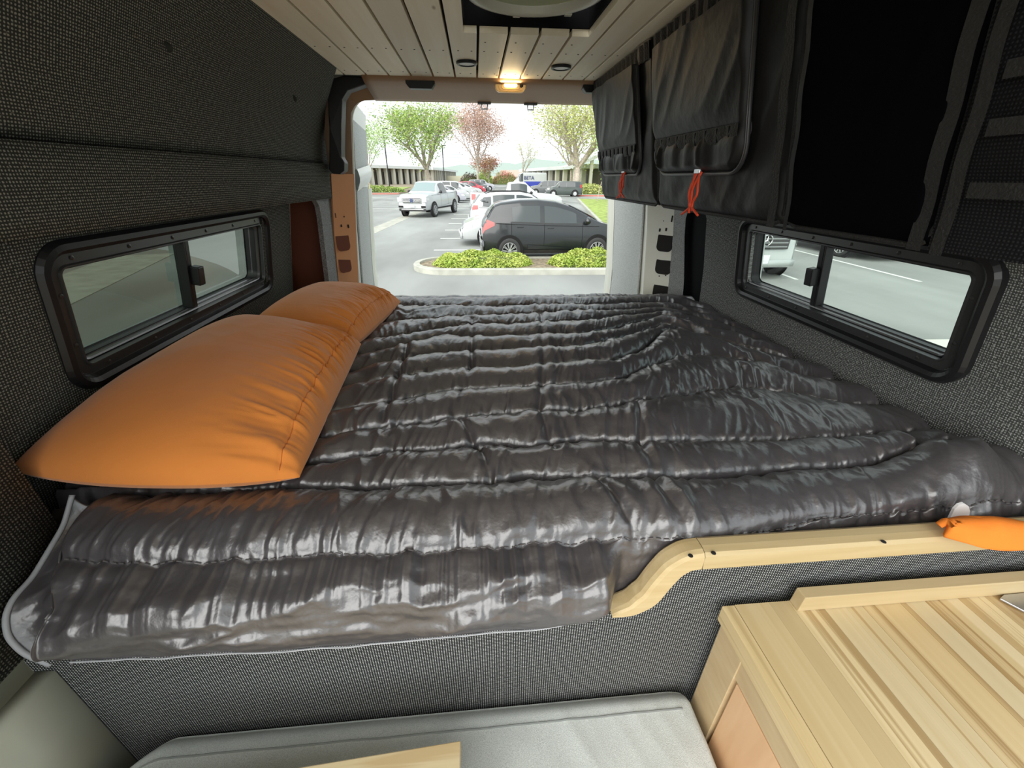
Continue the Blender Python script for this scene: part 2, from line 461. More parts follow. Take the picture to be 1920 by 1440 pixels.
# smooth olive panel low at the left, beside the bench
P = [[(-0.715 - 0.02 * math.cos(y * 2), y, z) for z in np.linspace(0.70, 1.49, 4)] for y in np.linspace(YL, 0.425, 8)]
grid('smooth_lower_panel', P, OLIVE, wl, solid=0.03, flip=True)
MB().box((-0.87, YL, 0.70), (-0.80, 2.15, 1.50)).build('lower_body_side', OLIVE, wl)
# niche between recess panel and rear pillar (red bounce light in its colour)
nl = MB()
nl.add([(-0.87, 1.86, 1.55), (-0.87, 2.14, 1.55), (-0.87, 2.14, 2.12), (-0.87, 1.86, 2.12)], [(0, 3, 2, 1)])
nl.add([(-0.87, 2.02, 1.55), (-0.72, 2.05, 1.55), (-0.69, 2.05, 2.12), (-0.87, 2.02, 2.12)], [(0, 1, 2, 3)])
nl.add([(-0.87, 1.55, 2.118), (-0.70, 1.55, 2.118), (-0.68, 2.1, 2.118), (-0.87, 2.1, 2.118)], [(0, 1, 2, 3)])
nl.build('niche_lining', NICHE, wl)
# strip of carpeted panel between niche and rear pillar, with rounded upper corner towards the niche
xs_strip = lambda z: float(np.interp(z, [1.5, 2.12], [-0.715, -0.665]))
pts = [(1.955, 1.50), (1.955, 2.04), (1.945, 2.085), (1.915, 2.109), (1.87, 2.116)]
V = []; UV = []
for (y, z) in pts: V.append((xs_strip(z), y, z)); UV.append((y, z))
for (y, z) in [(2.12, 1.50), (2.12, 2.04), (2.12, 2.085), (2.12, 2.109), (2.12, 2.116)]: V.append((xs_strip(z), y, z)); UV.append((y, z))
mobj('pillar_cover_strip', V, [(i, i + 1, i + 6, i + 5)[::-1] for i in range(4)], CARPET, wl, uv=UV, solid=0.02)
# fabric buttons
for (px, py) in ((185, 298), (437, 305), (534, 312), (315, 88), (552, 185)):
    p = onX(px, py, -0.70)
    zz = p[2]; p = onX(px, py, left_upper(zz, p[1]))
    MB().lathe([(0.0, 0.006), (0.004, 0.006), (0.0075, 0.003), (0.009, 0.0)], 12, (p[0], p[1], p[2]), 'x').build('fabric_button', TWEED, wl)

# ceiling planks
YF = -0.22
ce = empty('ceiling'); tag(ce, kind='structure')
YC = 1.985
FAN = (-0.018, 0.330, 1.075, 1.42)
for i in range(-2, 14):
    xa = -0.406 + 0.0856 * i + 0.0038; xb = -0.406 + 0.0856 * (i + 1) - 0.0038
    if i == -2: xa += 0.03
    segs = [(YF, YC)]
    if xb > FAN[0] and xa < FAN[1]:
        if xa < FAN[0] or xb > FAN[1]:
            # plank cut around the opening: narrow remnant beside it
            q = MB(); q.box((xa, FAN[3], 2.55), (xb, YC, 2.566)); q.box((xa, YF, 2.55), (xb, FAN[2], 2.566))
            if xa < FAN[0]: q.box((xa, FAN[2], 2.55), (FAN[0], FAN[3], 2.566))
            else: q.box((FAN[1], FAN[2], 2.55), (xb, FAN[3], 2.566))
            q.build('plank', PLANK, ce); continue
        segs = [(FAN[3], YC), (YF, FAN[2])]
    for (a, b) in segs:
        MB().box((xa, a, 2.55), (xb, b, 2.566)).build('plank', PLANK, ce, bevel=0.0012)
MB().box((-0.62, YF, 2.574), (FAN[0], 2.1, 2.585)).box((FAN[1], YF, 2.574), (1.0, 2.1, 2.585)).box((FAN[0], FAN[3], 2.574), (FAN[1], 2.1, 2.585)).box((FAN[0], YF, 2.574), (FAN[1], FAN[2], 2.585)).build('dark_backing', BLACKM, ce)
MB().box((-0.9, YF, 2.68), (1.1, FAN[2] , 2.70)).box((-0.9, FAN[3], 2.68), (1.1, 2.3, 2.70)).box((-0.9, FAN[2], 2.68), (FAN[0], FAN[3], 2.70)).box((FAN[1], FAN[2], 2.68), (1.1, FAN[3], 2.70)).build('roof_skin', WHITEMETAL, ce)
# brad heads in rows
for yr in (1.60, 1.905, 1.50):
    for i in range(-1, 11):
        for o in (0.022, 0.064):
            x = -0.406 + 0.0856 * i + o
            if yr == 1.50 and not (0.0 < x < 0.34): continue
            if yr == 1.50 and o > 0.03: continue
            MB().lathe([(0.0, -0.0006), (0.0028, -0.0004), (0.0028, 0.001)], 6, (x + random.uniform(-.003, .003), yr + random.uniform(-.003, .003), 2.5497)).build('brad_head', HOLE, ce)

# roof vent fan
fan = empty('roof_vent_fan', (0.156, 1.25, 2.55)); tag(fan, 'round white roof vent fan with a smoked dome in a square black ceiling opening', 'fan')
def loc(o, p): return (o[0] - p[0], o[1] - p[1], o[2] - p[2])
FO = (0.156, 1.25, 2.55)
q = MB()
for a, b in (((FAN[0] - .002, FAN[2], 2.567), (FAN[0] + .004, FAN[3], 2.75)), ((FAN[1] - .004, FAN[2], 2.567), (FAN[1] + .002, FAN[3], 2.75)),
             ((FAN[0], FAN[3] - .004, 2.567), (FAN[1], FAN[3] + .002, 2.75)), ((FAN[0], FAN[2] - .002, 2.567), (FAN[1], FAN[2] + .004, 2.75))):
    q.box(loc(a, FO), loc(b, FO))
q.build('black_housing', BLACKM, fan)
MB().lathe([(0.150, 0.075), (0.150, 0.040), (0.158, 0.034), (0.168, 0.036), (0.172, 0.046), (0.172, 0.075)], 56, (0, 0.0, 0.0)).build('fan_ring', FANW, fan, smooth=True)
MB().lathe([(0.0, 0.082), (0.06, 0.078), (0.11, 0.07), (0.135, 0.062), (0.150, 0.055)], 48, (0, 0, 0.0)).build('smoked_dome', FANDOME, fan, smooth=True)
MB().lathe([(0.108, 0.068), (0.112, 0.064), (0.116, 0.067)], 48, (0, 0, 0.0)).build('dome_rib', FANW, fan, smooth=True)
for a in (-100, -52):
    r_ = math.radians(a); c = (0.172 * math.cos(r_), 0.172 * -math.sin(r_), 0.04)
    MB().box((c[0] - .010, c[1] - .006, 0.034), (c[0] + .010, c[1] + .010, 0.052)).build('ring_clip', FANW, fan, bevel=0.002)

# puck lights
for (px, py, lab) in ((875, 116, 'small round black-rimmed ceiling light nearer the middle, left of the lit dome lamp'), (1052, 124, 'small round black-rimmed ceiling light right of the lit dome lamp, near the black bags')):
    p = onZ(px, py, 2.55)
    e = empty('puck_light', (p[0], p[1], 2.55)); tag(e, lab, 'light', 'round ceiling lights')
    MB().lathe([(0.036, 0.0), (0.036, -0.006), (0.033, -0.0085), (0.028, -0.0085), (0.026, -0.006)], 32).build('black_rim', BLACKP, e, smooth=False)
    MB().lathe([(0.0, -0.0062), (0.018, -0.0062), (0.026, -0.0058)], 32).build('diffuser', PUCKW, e)

# rear wall frame: header and pillars around the door opening at y = 2.2
YO = 2.20
wr = empty('wall_rear'); tag(wr, kind='structure')
def opening(t):   # outline of the door opening, t in list
    pass
OL = [(-0.665, 0.70), (-0.665, 1.20), (-0.645, 1.60), (-0.605, 1.95), (-0.568, 2.25), (-0.546, 2.40)]
OR = [(0.955, 0.70), (0.955, 1.20), (0.938, 1.60), (0.905, 1.95), (0.872, 2.20), (0.845, 2.40)]
arcL = [(-0.546 + 0.105 * (1 - math.cos(a)), 2.408 + 0.108 * math.sin(a)) for a in np.linspace(0.15, PI / 2, 8)]
arcR = [(0.845 - 0.105 * (1 - math.cos(a)), 2.408 + 0.108 * math.sin(a)) for a in np.linspace(PI / 2, 0.15, 8)]
inner = OL + arcL + arcR + OR[::-1]
# header: lofts from ceiling edge down to opening edge
hx = np.linspace(-0.425, 0.95, 40)
prof = [(1.975, 2.575), (1.985, 2.552), (2.005, 2.543), (2.05, 2.533), (2.11, 2.521), (2.165, 2.511), (2.195, 2.506)]
P = [[(x, y, z - 0.0) for (y, z) in prof] for x in hx]
grid('header_panel', P, TANWARM, wr, solid=0.01, flip=False)
# corner + left pillar (metal, warm light put into its colour); right pillar cream: strip from wall to opening
def strip(name, outer, innr, y_o, y_i, m, flip=False, parent=wr, solid=0.01):
    V = [(p[0], y_o, p[1]) for p in outer] + [(p[0], y_i, p[1]) for p in innr]
    n = len(outer)
    F = [(i, i + 1, n + i + 1, n + i) for i in range(n - 1)]
    if flip: F = [f[::-1] for f in F]
    return mobj(name, V, F, m, parent, solid=solid)
outL = [(-0.735, 0.70), (-0.735, 1.20), (-0.715, 1.60), (-0.680, 1.95), (-0.645, 2.21)]
innL = [(-0.665, 0.70), (-0.665, 1.20), (-0.645, 1.60), (-0.605, 1.95), (-0.571, 2.21)]
strip('left_pillar', outL, innL, 2.09, 2.19, ORANGEBOUNCE)
outL2 = [(-0.80, 2.21), (-0.78, 2.35), (-0.75, 2.45), (-0.72, 2.50), (-0.69, 2.55), (-0.56, 2.56), (-0.50, 2.56), (-0.42, 2.56)]
innL2 = [(-0.571, 2.21), (-0.553, 2.35), (-0.546, 2.41), (-0.538, 2.45), (-0.52, 2.475), (-0.50, 2.492), (-0.47, 2.502), (-0.42, 2.505)]
strip('left_upper_corner', outL2, innL2, 2.135, 2.19, TANWARM)
outR = [(1.05, 0.70), (1.05, 1.20), (1.035, 1.60), (1.00, 1.95), (0.965, 2.21), (0.93, 2.45), (0.90, 2.56)]
innR = [(0.957, 0.70), (0.957, 1.20), (0.940, 1.60), (0.906, 1.95), (0.872, 2.21), (0.84, 2.45), (0.80, 2.52)]
strip('right_pillar', outR, innR, 2.09, 2.19, CREAM, flip=True)
# light rolled edge around the opening
inner3 = [(p[0], 2.195, p[1]) for p in inner]
tp = MB(); tp.tube(inner3, 0.010, 8); tp.build('opening_edge', CREAM, wr, smooth=True)
in2 = [(p[0] * 1.0 + (-0.012 if p[0] < 0 else 0.012), 2.225, p[1] + (0.012 if p[1] > 2.4 else 0)) for p in inner]
MB().tube(in2, 0.013, 8).build('door_seal', WHITEMETAL, wr, smooth=True)
# outer body behind pillars to stop the light
MB().box((-0.95, 2.17, 0.3), (-0.68, 2.24, 2.7)).box((1.0, 2.17, 0.3), (1.15, 2.24, 2.7)).box((-0.95, 2.17, 2.545), (1.15, 2.24, 2.7)).build('outer_frame', WHITEMETAL, wr)
# holes in pillars (recessed dark boxes with rims)
def pillar_hole(px, py, w_, h_, left, m):
    base = onY(px, py, 2.135)
    z = base[2]
    if left:
        a = np.array([np.interp(z, [p[1] for p in outL], [p[0] for p in outL]), 2.09]); b = np.array([np.interp(z, [p[1] for p in innL], [p[0] for p in innL]), 2.19])
    else:
        a = np.array([np.interp(z, [p[1] for p in outR], [p[0] for p in outR]), 2.09]); b = np.array([np.interp(z, [p[1] for p in innR], [p[0] for p in innR]), 2.19])
    d = ray(px, py)[:2]
    # intersect ray with strip in plan
    t = np.linalg.solve(np.array([[d[0], -(b - a)[0]], [d[1], -(b - a)[1]]]), a)
    c = a + (b - a) * t[1]
    u = (b - a) / np.linalg.norm(b - a)
    nrm = np.array([-u[1], u[0]]);
    if nrm @ d > 0: nrm = -nrm
    z = 2.2 + ray(px, py)[2] * t[0]
    pts = rrect(w_, h_, min(w_, h_) * 0.28, 4)
    def fr(uu, vv, nn): return (c[0] + u[0] * uu + nrm[0] * nn, c[1] + u[1] * uu + nrm[1] * nn, z + vv)
    V = [fr(p[0], p[1], 0.0125) for p in pts]
    o = mobj('pillar_hole', V, [tuple(range(len(V)))], m, wr)
    return o
for (px, py, w_, h_, l, m) in ((640, 453, 0.075, 0.085, True, NICHE), (644, 495, 0.07, 0.08, True, NICHE), (637, 423, .008, .012, True, HOLE), (650, 424, .010, .016, True, HOLE), (626, 404, .004, .022, True, HOLE), (642, 406, .006, .006, True, HOLE),
                               (1249, 453, 0.085, 0.098, False, HOLE), (1246, 498, 0.088, 0.088, False, HOLE), (1240, 545, 0.085, 0.085, False, HOLE), (1239, 431, .010, .016, False, HOLE), (1251, 430, .010, .016, False, HOLE), (1262, 410, .008, .03, False, HOLE), (1238, 517, .008, .006, False, HOLE), (1250, 516, .008, .006, False, HOLE), (1246, 414, .005, .005, False, HOLE)):
    pillar_hole(px, py, w_, h_, l, m)

# black plastic trim at the upper left corner of the doorway
def on_y(px, py, Y): return onY(px, py, Y)
outer_px = [(612, 150), (645, 141), (690, 144), (686, 158), (672, 163), (652, 170), (642, 186), (640, 230), (640, 295), (646, 305), (646, 320), (638, 327), (624, 326), (616, 318), (617, 300), (617, 240)]
V = [on_y(a, b, 2.05 - 0.02 * (b > 200)) for a, b in outer_px]
n = len(V)
tr = mobj('trim_1', list(V) + [tuple(np.array(v) + [0.012 * 0, 0.06, 0]) for v in V], [tuple(range(n))[::-1], tuple(range(n, 2 * n))] + [(i, (i + 1) % n, n + (i + 1) % n, n + i) for i in range(n)], BLACKTRIM, None, bevel=0.004)
tag(tr, kind='structure')
MB().tube([tuple(V[i]) for i in (2, 3, 4, 5, 6, 7, 8, 9, 10, 11)], 0.0018, 6).build('trim_lip', mat('grey_lip', (0.25, 0.25, 0.27), 0.4), tr)
# header plugs
for (x0, y0, x1, y1) in ((760, 146, 816, 165), (1093, 153, 1125, 173)):
    a = onY(x0, y0, 2.0); b = onY(x1, y1, 2.0)
    cx = (a[0] + b[0]) / 2; wdt = abs(b[0] - a[0])
    pts = [(-wdt / 2, 0.006), (wdt / 2, 0.006), (wdt / 2, -0.018), (wdt / 2 - 0.014, -0.034), (-wdt / 2 + 0.014, -0.034), (-wdt / 2, -0.018)]
    q = MB(); q.prism(pts, 'y', 0, 0.04)
    o = q.build('plug', BLACKP, wr, bevel=0.003); o.location = (cx, 1.99, 2.547)
# door latch strikers hanging at the opening top
for px in (908, 995):
    p = onY(px, 190, 2.19)
    e = empty('door_striker', (p[0], 2.19, 2.496)); tag(e, 'grey metal door latch striker under the doorway header, ' + ('left of the two' if px < 950 else 'right of the two'), 'latch', 'door latch strikers')
    MB().box((-0.030, -0.012, -0.004), (0.030, 0.012, 0.006)).build('striker_plate', mat('striker_grey', (0.12, 0.12, 0.12), 0.5, metal=0.5), e, bevel=0.002)
    MB().tube([(-0.014, 0, -0.004), (-0.013, 0, -0.022), (0.013, 0, -0.022), (0.014, 0, -0.004)], 0.0035, 6).build('striker_loop', STEEL, e)

# dome lamp on header (lit)
p = onY(957, 163, 2.01)
dl = empty('dome_lamp', (p[0], 2.012, p[2] + 0.004)); tag(dl, 'lit warm yellow dome lamp with ribbed clear lens above the rear doorway', 'lamp')
rr = rrect(0.125, 0.046, 0.02, 5); q = MB(); q.prism(rr, 'y', -0.012, 0.012); q.build('lens', LAMPCLEAR, dl, bevel=0.004)
for k, s_ in enumerate((0.96, 0.78, 0.58)):
    pts = rrect(0.125 * s_, 0.046 * s_, 0.02 * s_, 5); MB().tube([(a, -0.0125, b) for a, b in pts], 0.0013, 5, closed=True).build('lens_rib', mat('rib', (0.6, 0.45, 0.22), 0.3), dl)
rr = rrect(0.05, 0.014, 0.006, 4); q = MB(); q.prism(rr, 'y', -0.0145, -0.0125); q.build('bulb_glow', LAMPON, dl)
MB().lathe([(0, -0.016), (0.006, -0.015), (0.008, -0.012)], 12, (0.044, 0, 0), 'y').build('switch_button', BLACKP, dl)
ld = bpy.data.lights.new('dome_lamp_light', 'AREA'); ld.shape = 'RECTANGLE'; ld.size = 0.08; ld.size_y = 0.02; ld.energy = 0.13; ld.color = (1, 0.72, 0.38)
lo = bpy.data.objects.new('dome_lamp_light', ld); COL.objects.link(lo); lo.location = (p[0], 1.985, p[2] + 0.004); lo.rotation_euler = (math.radians(-120), 0, 0)

# ---- right wall
wrt = empty('wall_right'); tag(wrt, kind='structure')
def right_low(z): return float(np.interp(z, [0.7, 1.5, 1.67, 1.83, 2.07, 2.113, 2.6], [1.07, 1.065, 1.055, 1.03, 0.99, 0.98, 0.70]))
WR = dict(y0=0.725, y1=1.470, z0=1.832, z1=2.045)
wall_with_hole('carpeted_window_panel', right_low, 0.3, 1.80, 1.45, 2.62, WR['y0'], WR['y1'], WR['z0'], WR['z1'], weave('right_wall_tweed', (0.07, 0.074, 0.07), (0.36, 0.37, 0.355), 0.0048, bump=0.4, fuzz=0.9), wrt, 0.012, False, 1)
wall_with_hole('outer_skin', lambda z: right_low(z) + 0.06, 0.3, 2.2, 0.70, 2.7, WR['y0'] - .01, WR['y1'] + .01, WR['z0'] - .01, WR['z1'] + .01, WHITEMETAL, wrt, 0.004, False)
MB().box((1.065, 0.3, 0.70), (1.09, 2.15, 1.46)).build('lower_body_side', OLIVE, wrt)
# dark niche and pillar cover strip
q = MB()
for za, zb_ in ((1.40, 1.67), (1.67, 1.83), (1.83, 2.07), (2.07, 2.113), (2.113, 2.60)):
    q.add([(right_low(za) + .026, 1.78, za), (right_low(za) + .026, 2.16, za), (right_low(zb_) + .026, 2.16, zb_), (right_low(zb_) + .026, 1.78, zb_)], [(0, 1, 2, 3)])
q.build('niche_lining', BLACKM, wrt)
pts = [(1.955, 1.50), (1.975, 1.75), (1.99, 1.95), (1.985, 2.03), (1.965, 2.065), (1.93, 2.09), (1.88, 2.10), (1.80, 2.105), (1.80, 2.30)]
V = []; UV = []
for (y, z) in pts: V.append((right_low(z) - 0.004, y, z)); UV.append((y, z))
for (y, z) in pts: V.append((float(np.interp(z, [1.5, 1.6, 1.95, 2.21, 2.4], [1.042, 1.035, 1.0, 0.965, 0.93])) - 0.010, 2.082, z)); UV.append((2.12, z))
n = len(pts)
mobj('pillar_cover_strip', V, [(i, i + 1, n + i + 1, n + i) for i in range(n - 1)], CARPET, wrt, uv=UV)

# ---- floor
fl = MB().box((-0.9, -3.2, 0.64), (1.1, 2.2, 0.70)).build('floor', mat('vinyl_floor', (0.66, 0.60, 0.50), 0.5, noise=0.15, nscale=8), None)
tag(fl, kind='structure')

# ---- bunk windows
def bunk_window(name, X0, z0, z1, y0, y1, lean, side, gl_slide, gl_fixed, split, slide_near, latch_z):
    """side=+1 right wall (normal -X), -1 left"""
    cy = (y0 + y1) / 2; cz = (z0 + z1) / 2
    wv = z1 - z0
    vx = -side * lean           # top leans inwards
    vlen = math.hypot(vx, 1)
    v = np.array([vx, 0, 1]) / vlen
    u = np.array([0, 1, 0])
    nrm = np.cross(u, v) if side < 0 else np.cross(v, u)
    nrm = nrm / np.linalg.norm(nrm)
    if nrm[0] * side > 0: nrm = -nrm
    c = np.array([X0, cy, cz])
    def fr(a, b, h): q = c + u * a + v * b + nrm * h; return tuple(q)
    root = empty(name); tag(root, kind='structure')
    W_ = y1 - y0; H_ = wv
    ring('trim_ring', W_ + 0.07, H_ + 0.055, 0.062, [(0, -0.012), (0, 0.012), (0.006, 0.020), (0.016, 0.022), (0.024, 0.016), (0.028, 0.004), (0.030, 0.003)], fr, BLACKP, root)
    ring('flange', W_ + 0.012, H_ - 0.003, 0.038, [(0, 0.004), (0.018, 0.005), (0.020, 0.009), (0.023, 0.009), (0.024, -0.002)], fr, mat('window_flange', (0.035, 0.036, 0.036), 0.32, spec=0.6), root)
    ring('sleeve', W_ - 0.030, H_ - 0.045, 0.028, [(0, -0.001), (0.001, -0.05), (0.004, -0.052)], fr, BLACKP, root)
    ring('inner_lip', W_ - 0.034, H_ - 0.049, 0.026, [(0, -0.006), (0.003, -0.004), (0.006, -0.006), (0.007, -0.014), (0.009, -0.014)], fr, STEEL if False else mat('lip_shine', (0.07, 0.07, 0.07), 0.2, spec=0.8), root)
    ring('outer_seal', W_ + 0.02, H_ + 0.02, 0.04, [(0, -0.06), (0.02, -0.058), (0.02, -0.045)], fr, RUBBER, root)
    # panes
    ws = W_ - 0.036; hs = H_ - 0.05
    ym = split
    def pane(nm, a0, a1, h, m):
        V = [fr(a0, -hs / 2, h), fr(a1, -hs / 2, h), fr(a1, hs / 2, h), fr(a0, hs / 2, h), fr(a0, -hs / 2, h - .003), fr(a1, -hs / 2, h - .003), fr(a1, hs / 2, h - .003), fr(a0, hs / 2, h - .003)]
        mobj(nm, V, [(0, 1, 2, 3) if side < 0 else (3, 2, 1, 0)], m, root)
    pane('near_pane', -ws / 2, ym, -0.026, gl_slide)
    pane('far_pane', ym, ws / 2, -0.036, gl_fixed)
    # mullions
    def bar(nm, a, w_, h0, h1, b0=-hs / 2, b1=hs / 2, m=BLACKP):
        V = [fr(a + s * w_ / 2, b, h) for h in (h0, h1) for b in (b0, b1) for s in (-1, 1)]
        mobj(nm, V, [(0, 1, 3, 2), (4, 6, 7, 5), (0, 4, 5, 1), (2, 3, 7, 6), (0, 2, 6, 4), (1, 5, 7, 3)], m, root, bevel=0.0015)
    bar('mullion', ym, 0.016, -0.040, -0.008)
    bar('mullion', ym - 0.014, 0.006, -0.03, -0.006)
    bar('mullion', ym + 0.012, 0.005, -0.036, -0.012, m=mat('mullion_shine', (0.12, 0.12, 0.12), 0.3, spec=0.8))
    # sliding sash frame on near pane
    def hb(nm, b, h_, a0, a1):
        V = [fr(a, b + s * h_ / 2, h) for h in (-0.028, -0.016) for a in (a0, a1) for s in (-1, 1)]
        mobj(nm, V, [(0, 1, 3, 2), (4, 6, 7, 5), (0, 4, 5, 1), (2, 3, 7, 6), (0, 2, 6, 4), (1, 5, 7, 3)], BLACKP, root)
    hb('sash_rail', hs / 2 - 0.005, 0.012, -ws / 2, ym); hb('sash_rail', -hs / 2 + 0.004, 0.010, -ws / 2, ym)
    # latch
    V = [fr(ym + s * 0.014 + 0.006, latch_z + t, h) for h in (-0.008, 0.016) for t in (-0.026, 0.026) for s in (-1, 1)]
    mobj('latch', V, [(0, 1, 3, 2), (4, 6, 7, 5), (0, 4, 5, 1), (2, 3, 7, 6), (0, 2, 6, 4), (1, 5, 7, 3)], BLACKP, root, bevel=0.003)
    # screws
    sc = []
    for k in range(6):
        a = -W_ / 2 + 0.05 + (W_ - 0.1) * k / 5
        sc += [(a, H_ / 2 - 0.010), (a + 0.02, -H_ / 2 + 0.010)]
    for b in (-0.05, 0.05): sc += [(-W_ / 2 - 0.002 + 0.01, b), (W_ / 2 - 0.008, b)]
    for (a, b) in sc:
        cc = np.array(fr(a, b, 0.006)); t1 = u * 0.0045; t2 = v * 0.0045
        V = [tuple(cc + t1 * math.cos(g) + t2 * math.sin(g)) for g in np.linspace(0, 2 * PI, 9)[:-1]] + [tuple(cc + nrm * 0.0025)]
        F = [(k, (k + 1) % 8, 8) for k in range(8)]
        mobj('screw', V, F if side < 0 else [f[::-1] for f in F], SCREWM, root, smooth=True)
    return root
bunk_window('window_1', -0.793, 1.826, 2.072, 0.805, 1.625, 0.19, -1, GLASS_L, GLASS_L2, 0.00, True, 0.0)
bunk_window('window_2', 1.010, 1.818, 2.060, 0.718, 1.495, 0.17, 1, GLASS_R, GLASS_R, 0.040, True, 0.0)
# ------------------------------------------------------------------ bed
ZB = 1.672
SEAMS_PX = [
 [(600, 545), (740, 548), (1000, 548), (1180, 547), (1250, 548), (1290, 556)],
 [(600, 556), (740, 557), (1100, 556), (1237, 554), (1290, 562), (1340, 580)],
 [(600, 573), (746, 573), (885, 575), (1093, 571), (1233, 566), (1300, 576), (1375, 600)],
 [(600, 606), (717, 604), (874, 593), (1093, 584), (1237, 575), (1310, 588), (1400, 615)],
 [(600, 648), (688, 640), (819, 617), (885, 609), (1093, 604), (1168, 592), (1242, 583), (1300, 595), (1360, 612), (1425, 632)],
 [(600, 690), (670, 668), (750, 650), (830, 629), (885, 633), (1093, 629), (1159, 614), (1233, 594), (1255, 596), (1325, 616), (1412, 640), (1448, 650)],
 [(600, 720), (651, 700), (721, 682), (819, 664), (885, 660), (1093, 653), (1146, 642), (1202, 625), (1242, 607), (1264, 610), (1342, 638), (1440, 662), (1480, 672)],
 [(560, 760), (618, 740), (677, 722), (750, 709), (819, 697), (885, 693), (965, 693), (1093, 684), (1146, 682), (1202, 662), (1242, 620), (1268, 617), (1307, 629), (1351, 647), (1452, 673), (1526, 685)],
 [(540, 800), (593, 782), (655, 764), (750, 751), (837, 735), (910, 731), (1093, 724), (1167, 715), (1224, 688), (1277, 669), (1325, 667), (1386, 677), (1452, 695), (1517, 712), (1587, 719)],
 [(500, 850), (568, 828), (655, 812), (750, 797), (837, 788), (929, 779), (1093, 772), (1146, 765), (1233, 752), (1325, 734), (1421, 730), (1482, 739), (1561, 756), (1657, 763)],
 [(480, 892), (557, 874), (637, 861), (728, 846), (819, 844), (910, 834), (1002, 837), (1093, 825), (1189, 832), (1299, 828), (1430, 824), (1605, 822), (1760, 818)],
 [(90, 925), (300, 925), (509, 914), (677, 914), (819, 908), (929, 908), (983, 893), (1093, 899), (1211, 898), (1342, 894), (1452, 883), (1539, 881), (1649, 874), (1736, 857), (1850, 850)],
 [(60, 1030), (110, 1036), (250, 1045), (417, 1039), (600, 1029), (700, 1030), (833, 1019), (933, 1019), (975, 1007), (1175, 996), (1300, 1003), (1361, 1000), (1515, 969), (1723, 946), (1850, 945)],
]
bed = empty('platform_bed', (0.1, 1.25, 0.70)); tag(bed, 'raised platform bed faced with charcoal tweed across the back of the van', 'bed')
BO = (0.1, 1.25, 0.70)
def sub3(V, o): return [(v[0] - o[0], v[1] - o[1], v[2] - o[2]) for v in V]
# front tweed panel with the step-down outline
top_px = [(1150, 1150), (1200, 1145), (1230, 1125), (1255, 1090), (1290, 1063), (1320, 1060)]
tp_ = [onY(a, b, 0.42) for a, b in top_px]
outline = [(-0.73, 0.70), (-0.73, 1.52), (0.0, 1.525)] + [(p[0], p[2]) for p in tp_] + [(1.06, 1.64), (1.06, 0.70)]
V = [(x, 0.425, z) for x, z in outline]; UV = [(x, z) for x, z in outline]
mobj('front_panel', sub3(V, BO), [tuple(range(len(V)))[::-1][::-1]], TWEED_BED, bed, uv=UV, solid=0.018, solid_off=1)
MB().box((-0.80, 0.46, 1.50), (1.04, 2.08, 1.53)).build('slat_deck', MAPLE, None).parent = bed
bed.children[-1].location = (-0.1, -1.25, -0.70)
mt_ = mobj('mattress', *(lambda q: (q.v, q.f))(MB().box((-0.70, 0.475, 1.532), (1.03, 2.04, 1.640))), mat('mattress_ticking', (0.05, 0.05, 0.055), 0.9), None, bevel=0.03)
tag(mt_, 'mattress hidden beneath the charcoal quilted comforter on the platform bed', 'mattress')

# comforter
NU = 720
NROW = 34
XL, XR = -0.80, 1.03
u = np.linspace(XL, XR, NU)
S = []
for pl in SEAMS_PX:
    pts = np.array([onZ(a, b, ZB + 0.005)[:2] for a, b in pl])
    o = np.argsort(pts[:, 0])
    S.append(np.interp(u, pts[o, 0], pts[o, 1]))
S = np.array(S)
for k in range(1, len(S)):
    S[k] = np.minimum(S[k], S[k - 1] - 0.012)
    kern = np.ones(9) / 9
    S[k] = np.convolve(np.pad(S[k], 4, mode='edge'), kern, 'valid')
S[0] = np.minimum(S[0], 2.13)
Ncells = len(S) - 1
rows = []      # list of (y, z, frac, cell)
t = (np.arange(NROW) / NROW)
Yg = []; Fr = []; Cell = []
for k in range(Ncells):
    for f in t:
        Yg.append(S[k] * (1 - f) + S[k + 1] * f); Fr.append(np.full(NU, f)); Cell.append(np.full(NU, k))
Yg.append(S[-1]); Fr.append(np.zeros(NU)); Cell.append(np.full(NU, Ncells))
Yg = np.array(Yg); Fr = np.array(Fr); Cell = np.array(Cell, float)
U = np.broadcast_to(u, Yg.shape)
chan = np.abs(np.diff(S, axis=0)); chan = np.vstack([chan, chan[-1:]])
CW = np.take_along_axis(chan, np.minimum(Cell, Ncells - 1).astype(int), axis=0)
puffh = 0.027 * np.clip(CW / 0.10, 0.3, 1.35) * (1 - 0.25 * sstep(1.0, 1.7, Yg))
s_ = np.sin(PI * np.clip(Fr, 0, 1))
puff = puffh * np.power(np.clip(s_, 0, 1), 0.68)
near = np.exp(-np.minimum(Fr, 1 - Fr) / 0.16)
# crinkles: folds mostly across the channels (short along u)
def wr_fn(U, Y, C):
    warp = 0.05 * (fbm(U * 5 + 3, Y * 5) - 0.5)
    a = ridge((U + warp + Y * 0.25) * 21 + C * 7.7, Y * 5.5 + C * 3.3, 2)
    b = ridge((U - Y * 0.35 + warp) * 46 + C * 5.1, Y * 9 + C * 1.9, 2)
    c = fbm(U * 9 + C * 4.2, Y * 12, 3)
    return a, b, c
A, B_, C_ = wr_fn(U, Yg, Cell)
amp = 0.55 + 0.9 * fbm(U * 2.5, Yg * 3, 2)
z = ZB - 0.004 + puff + amp * (0.013 * (A - 0.6) * (0.45 + 0.75 * near) + 0.0075 * (B_ - 0.6) * (0.35 + 1.6 * near) + 0.014 * (C_ - 0.5))
z = z - 0.011 * np.exp(-(np.minimum(Fr, 1 - Fr) * CW / 0.0055) ** 2)
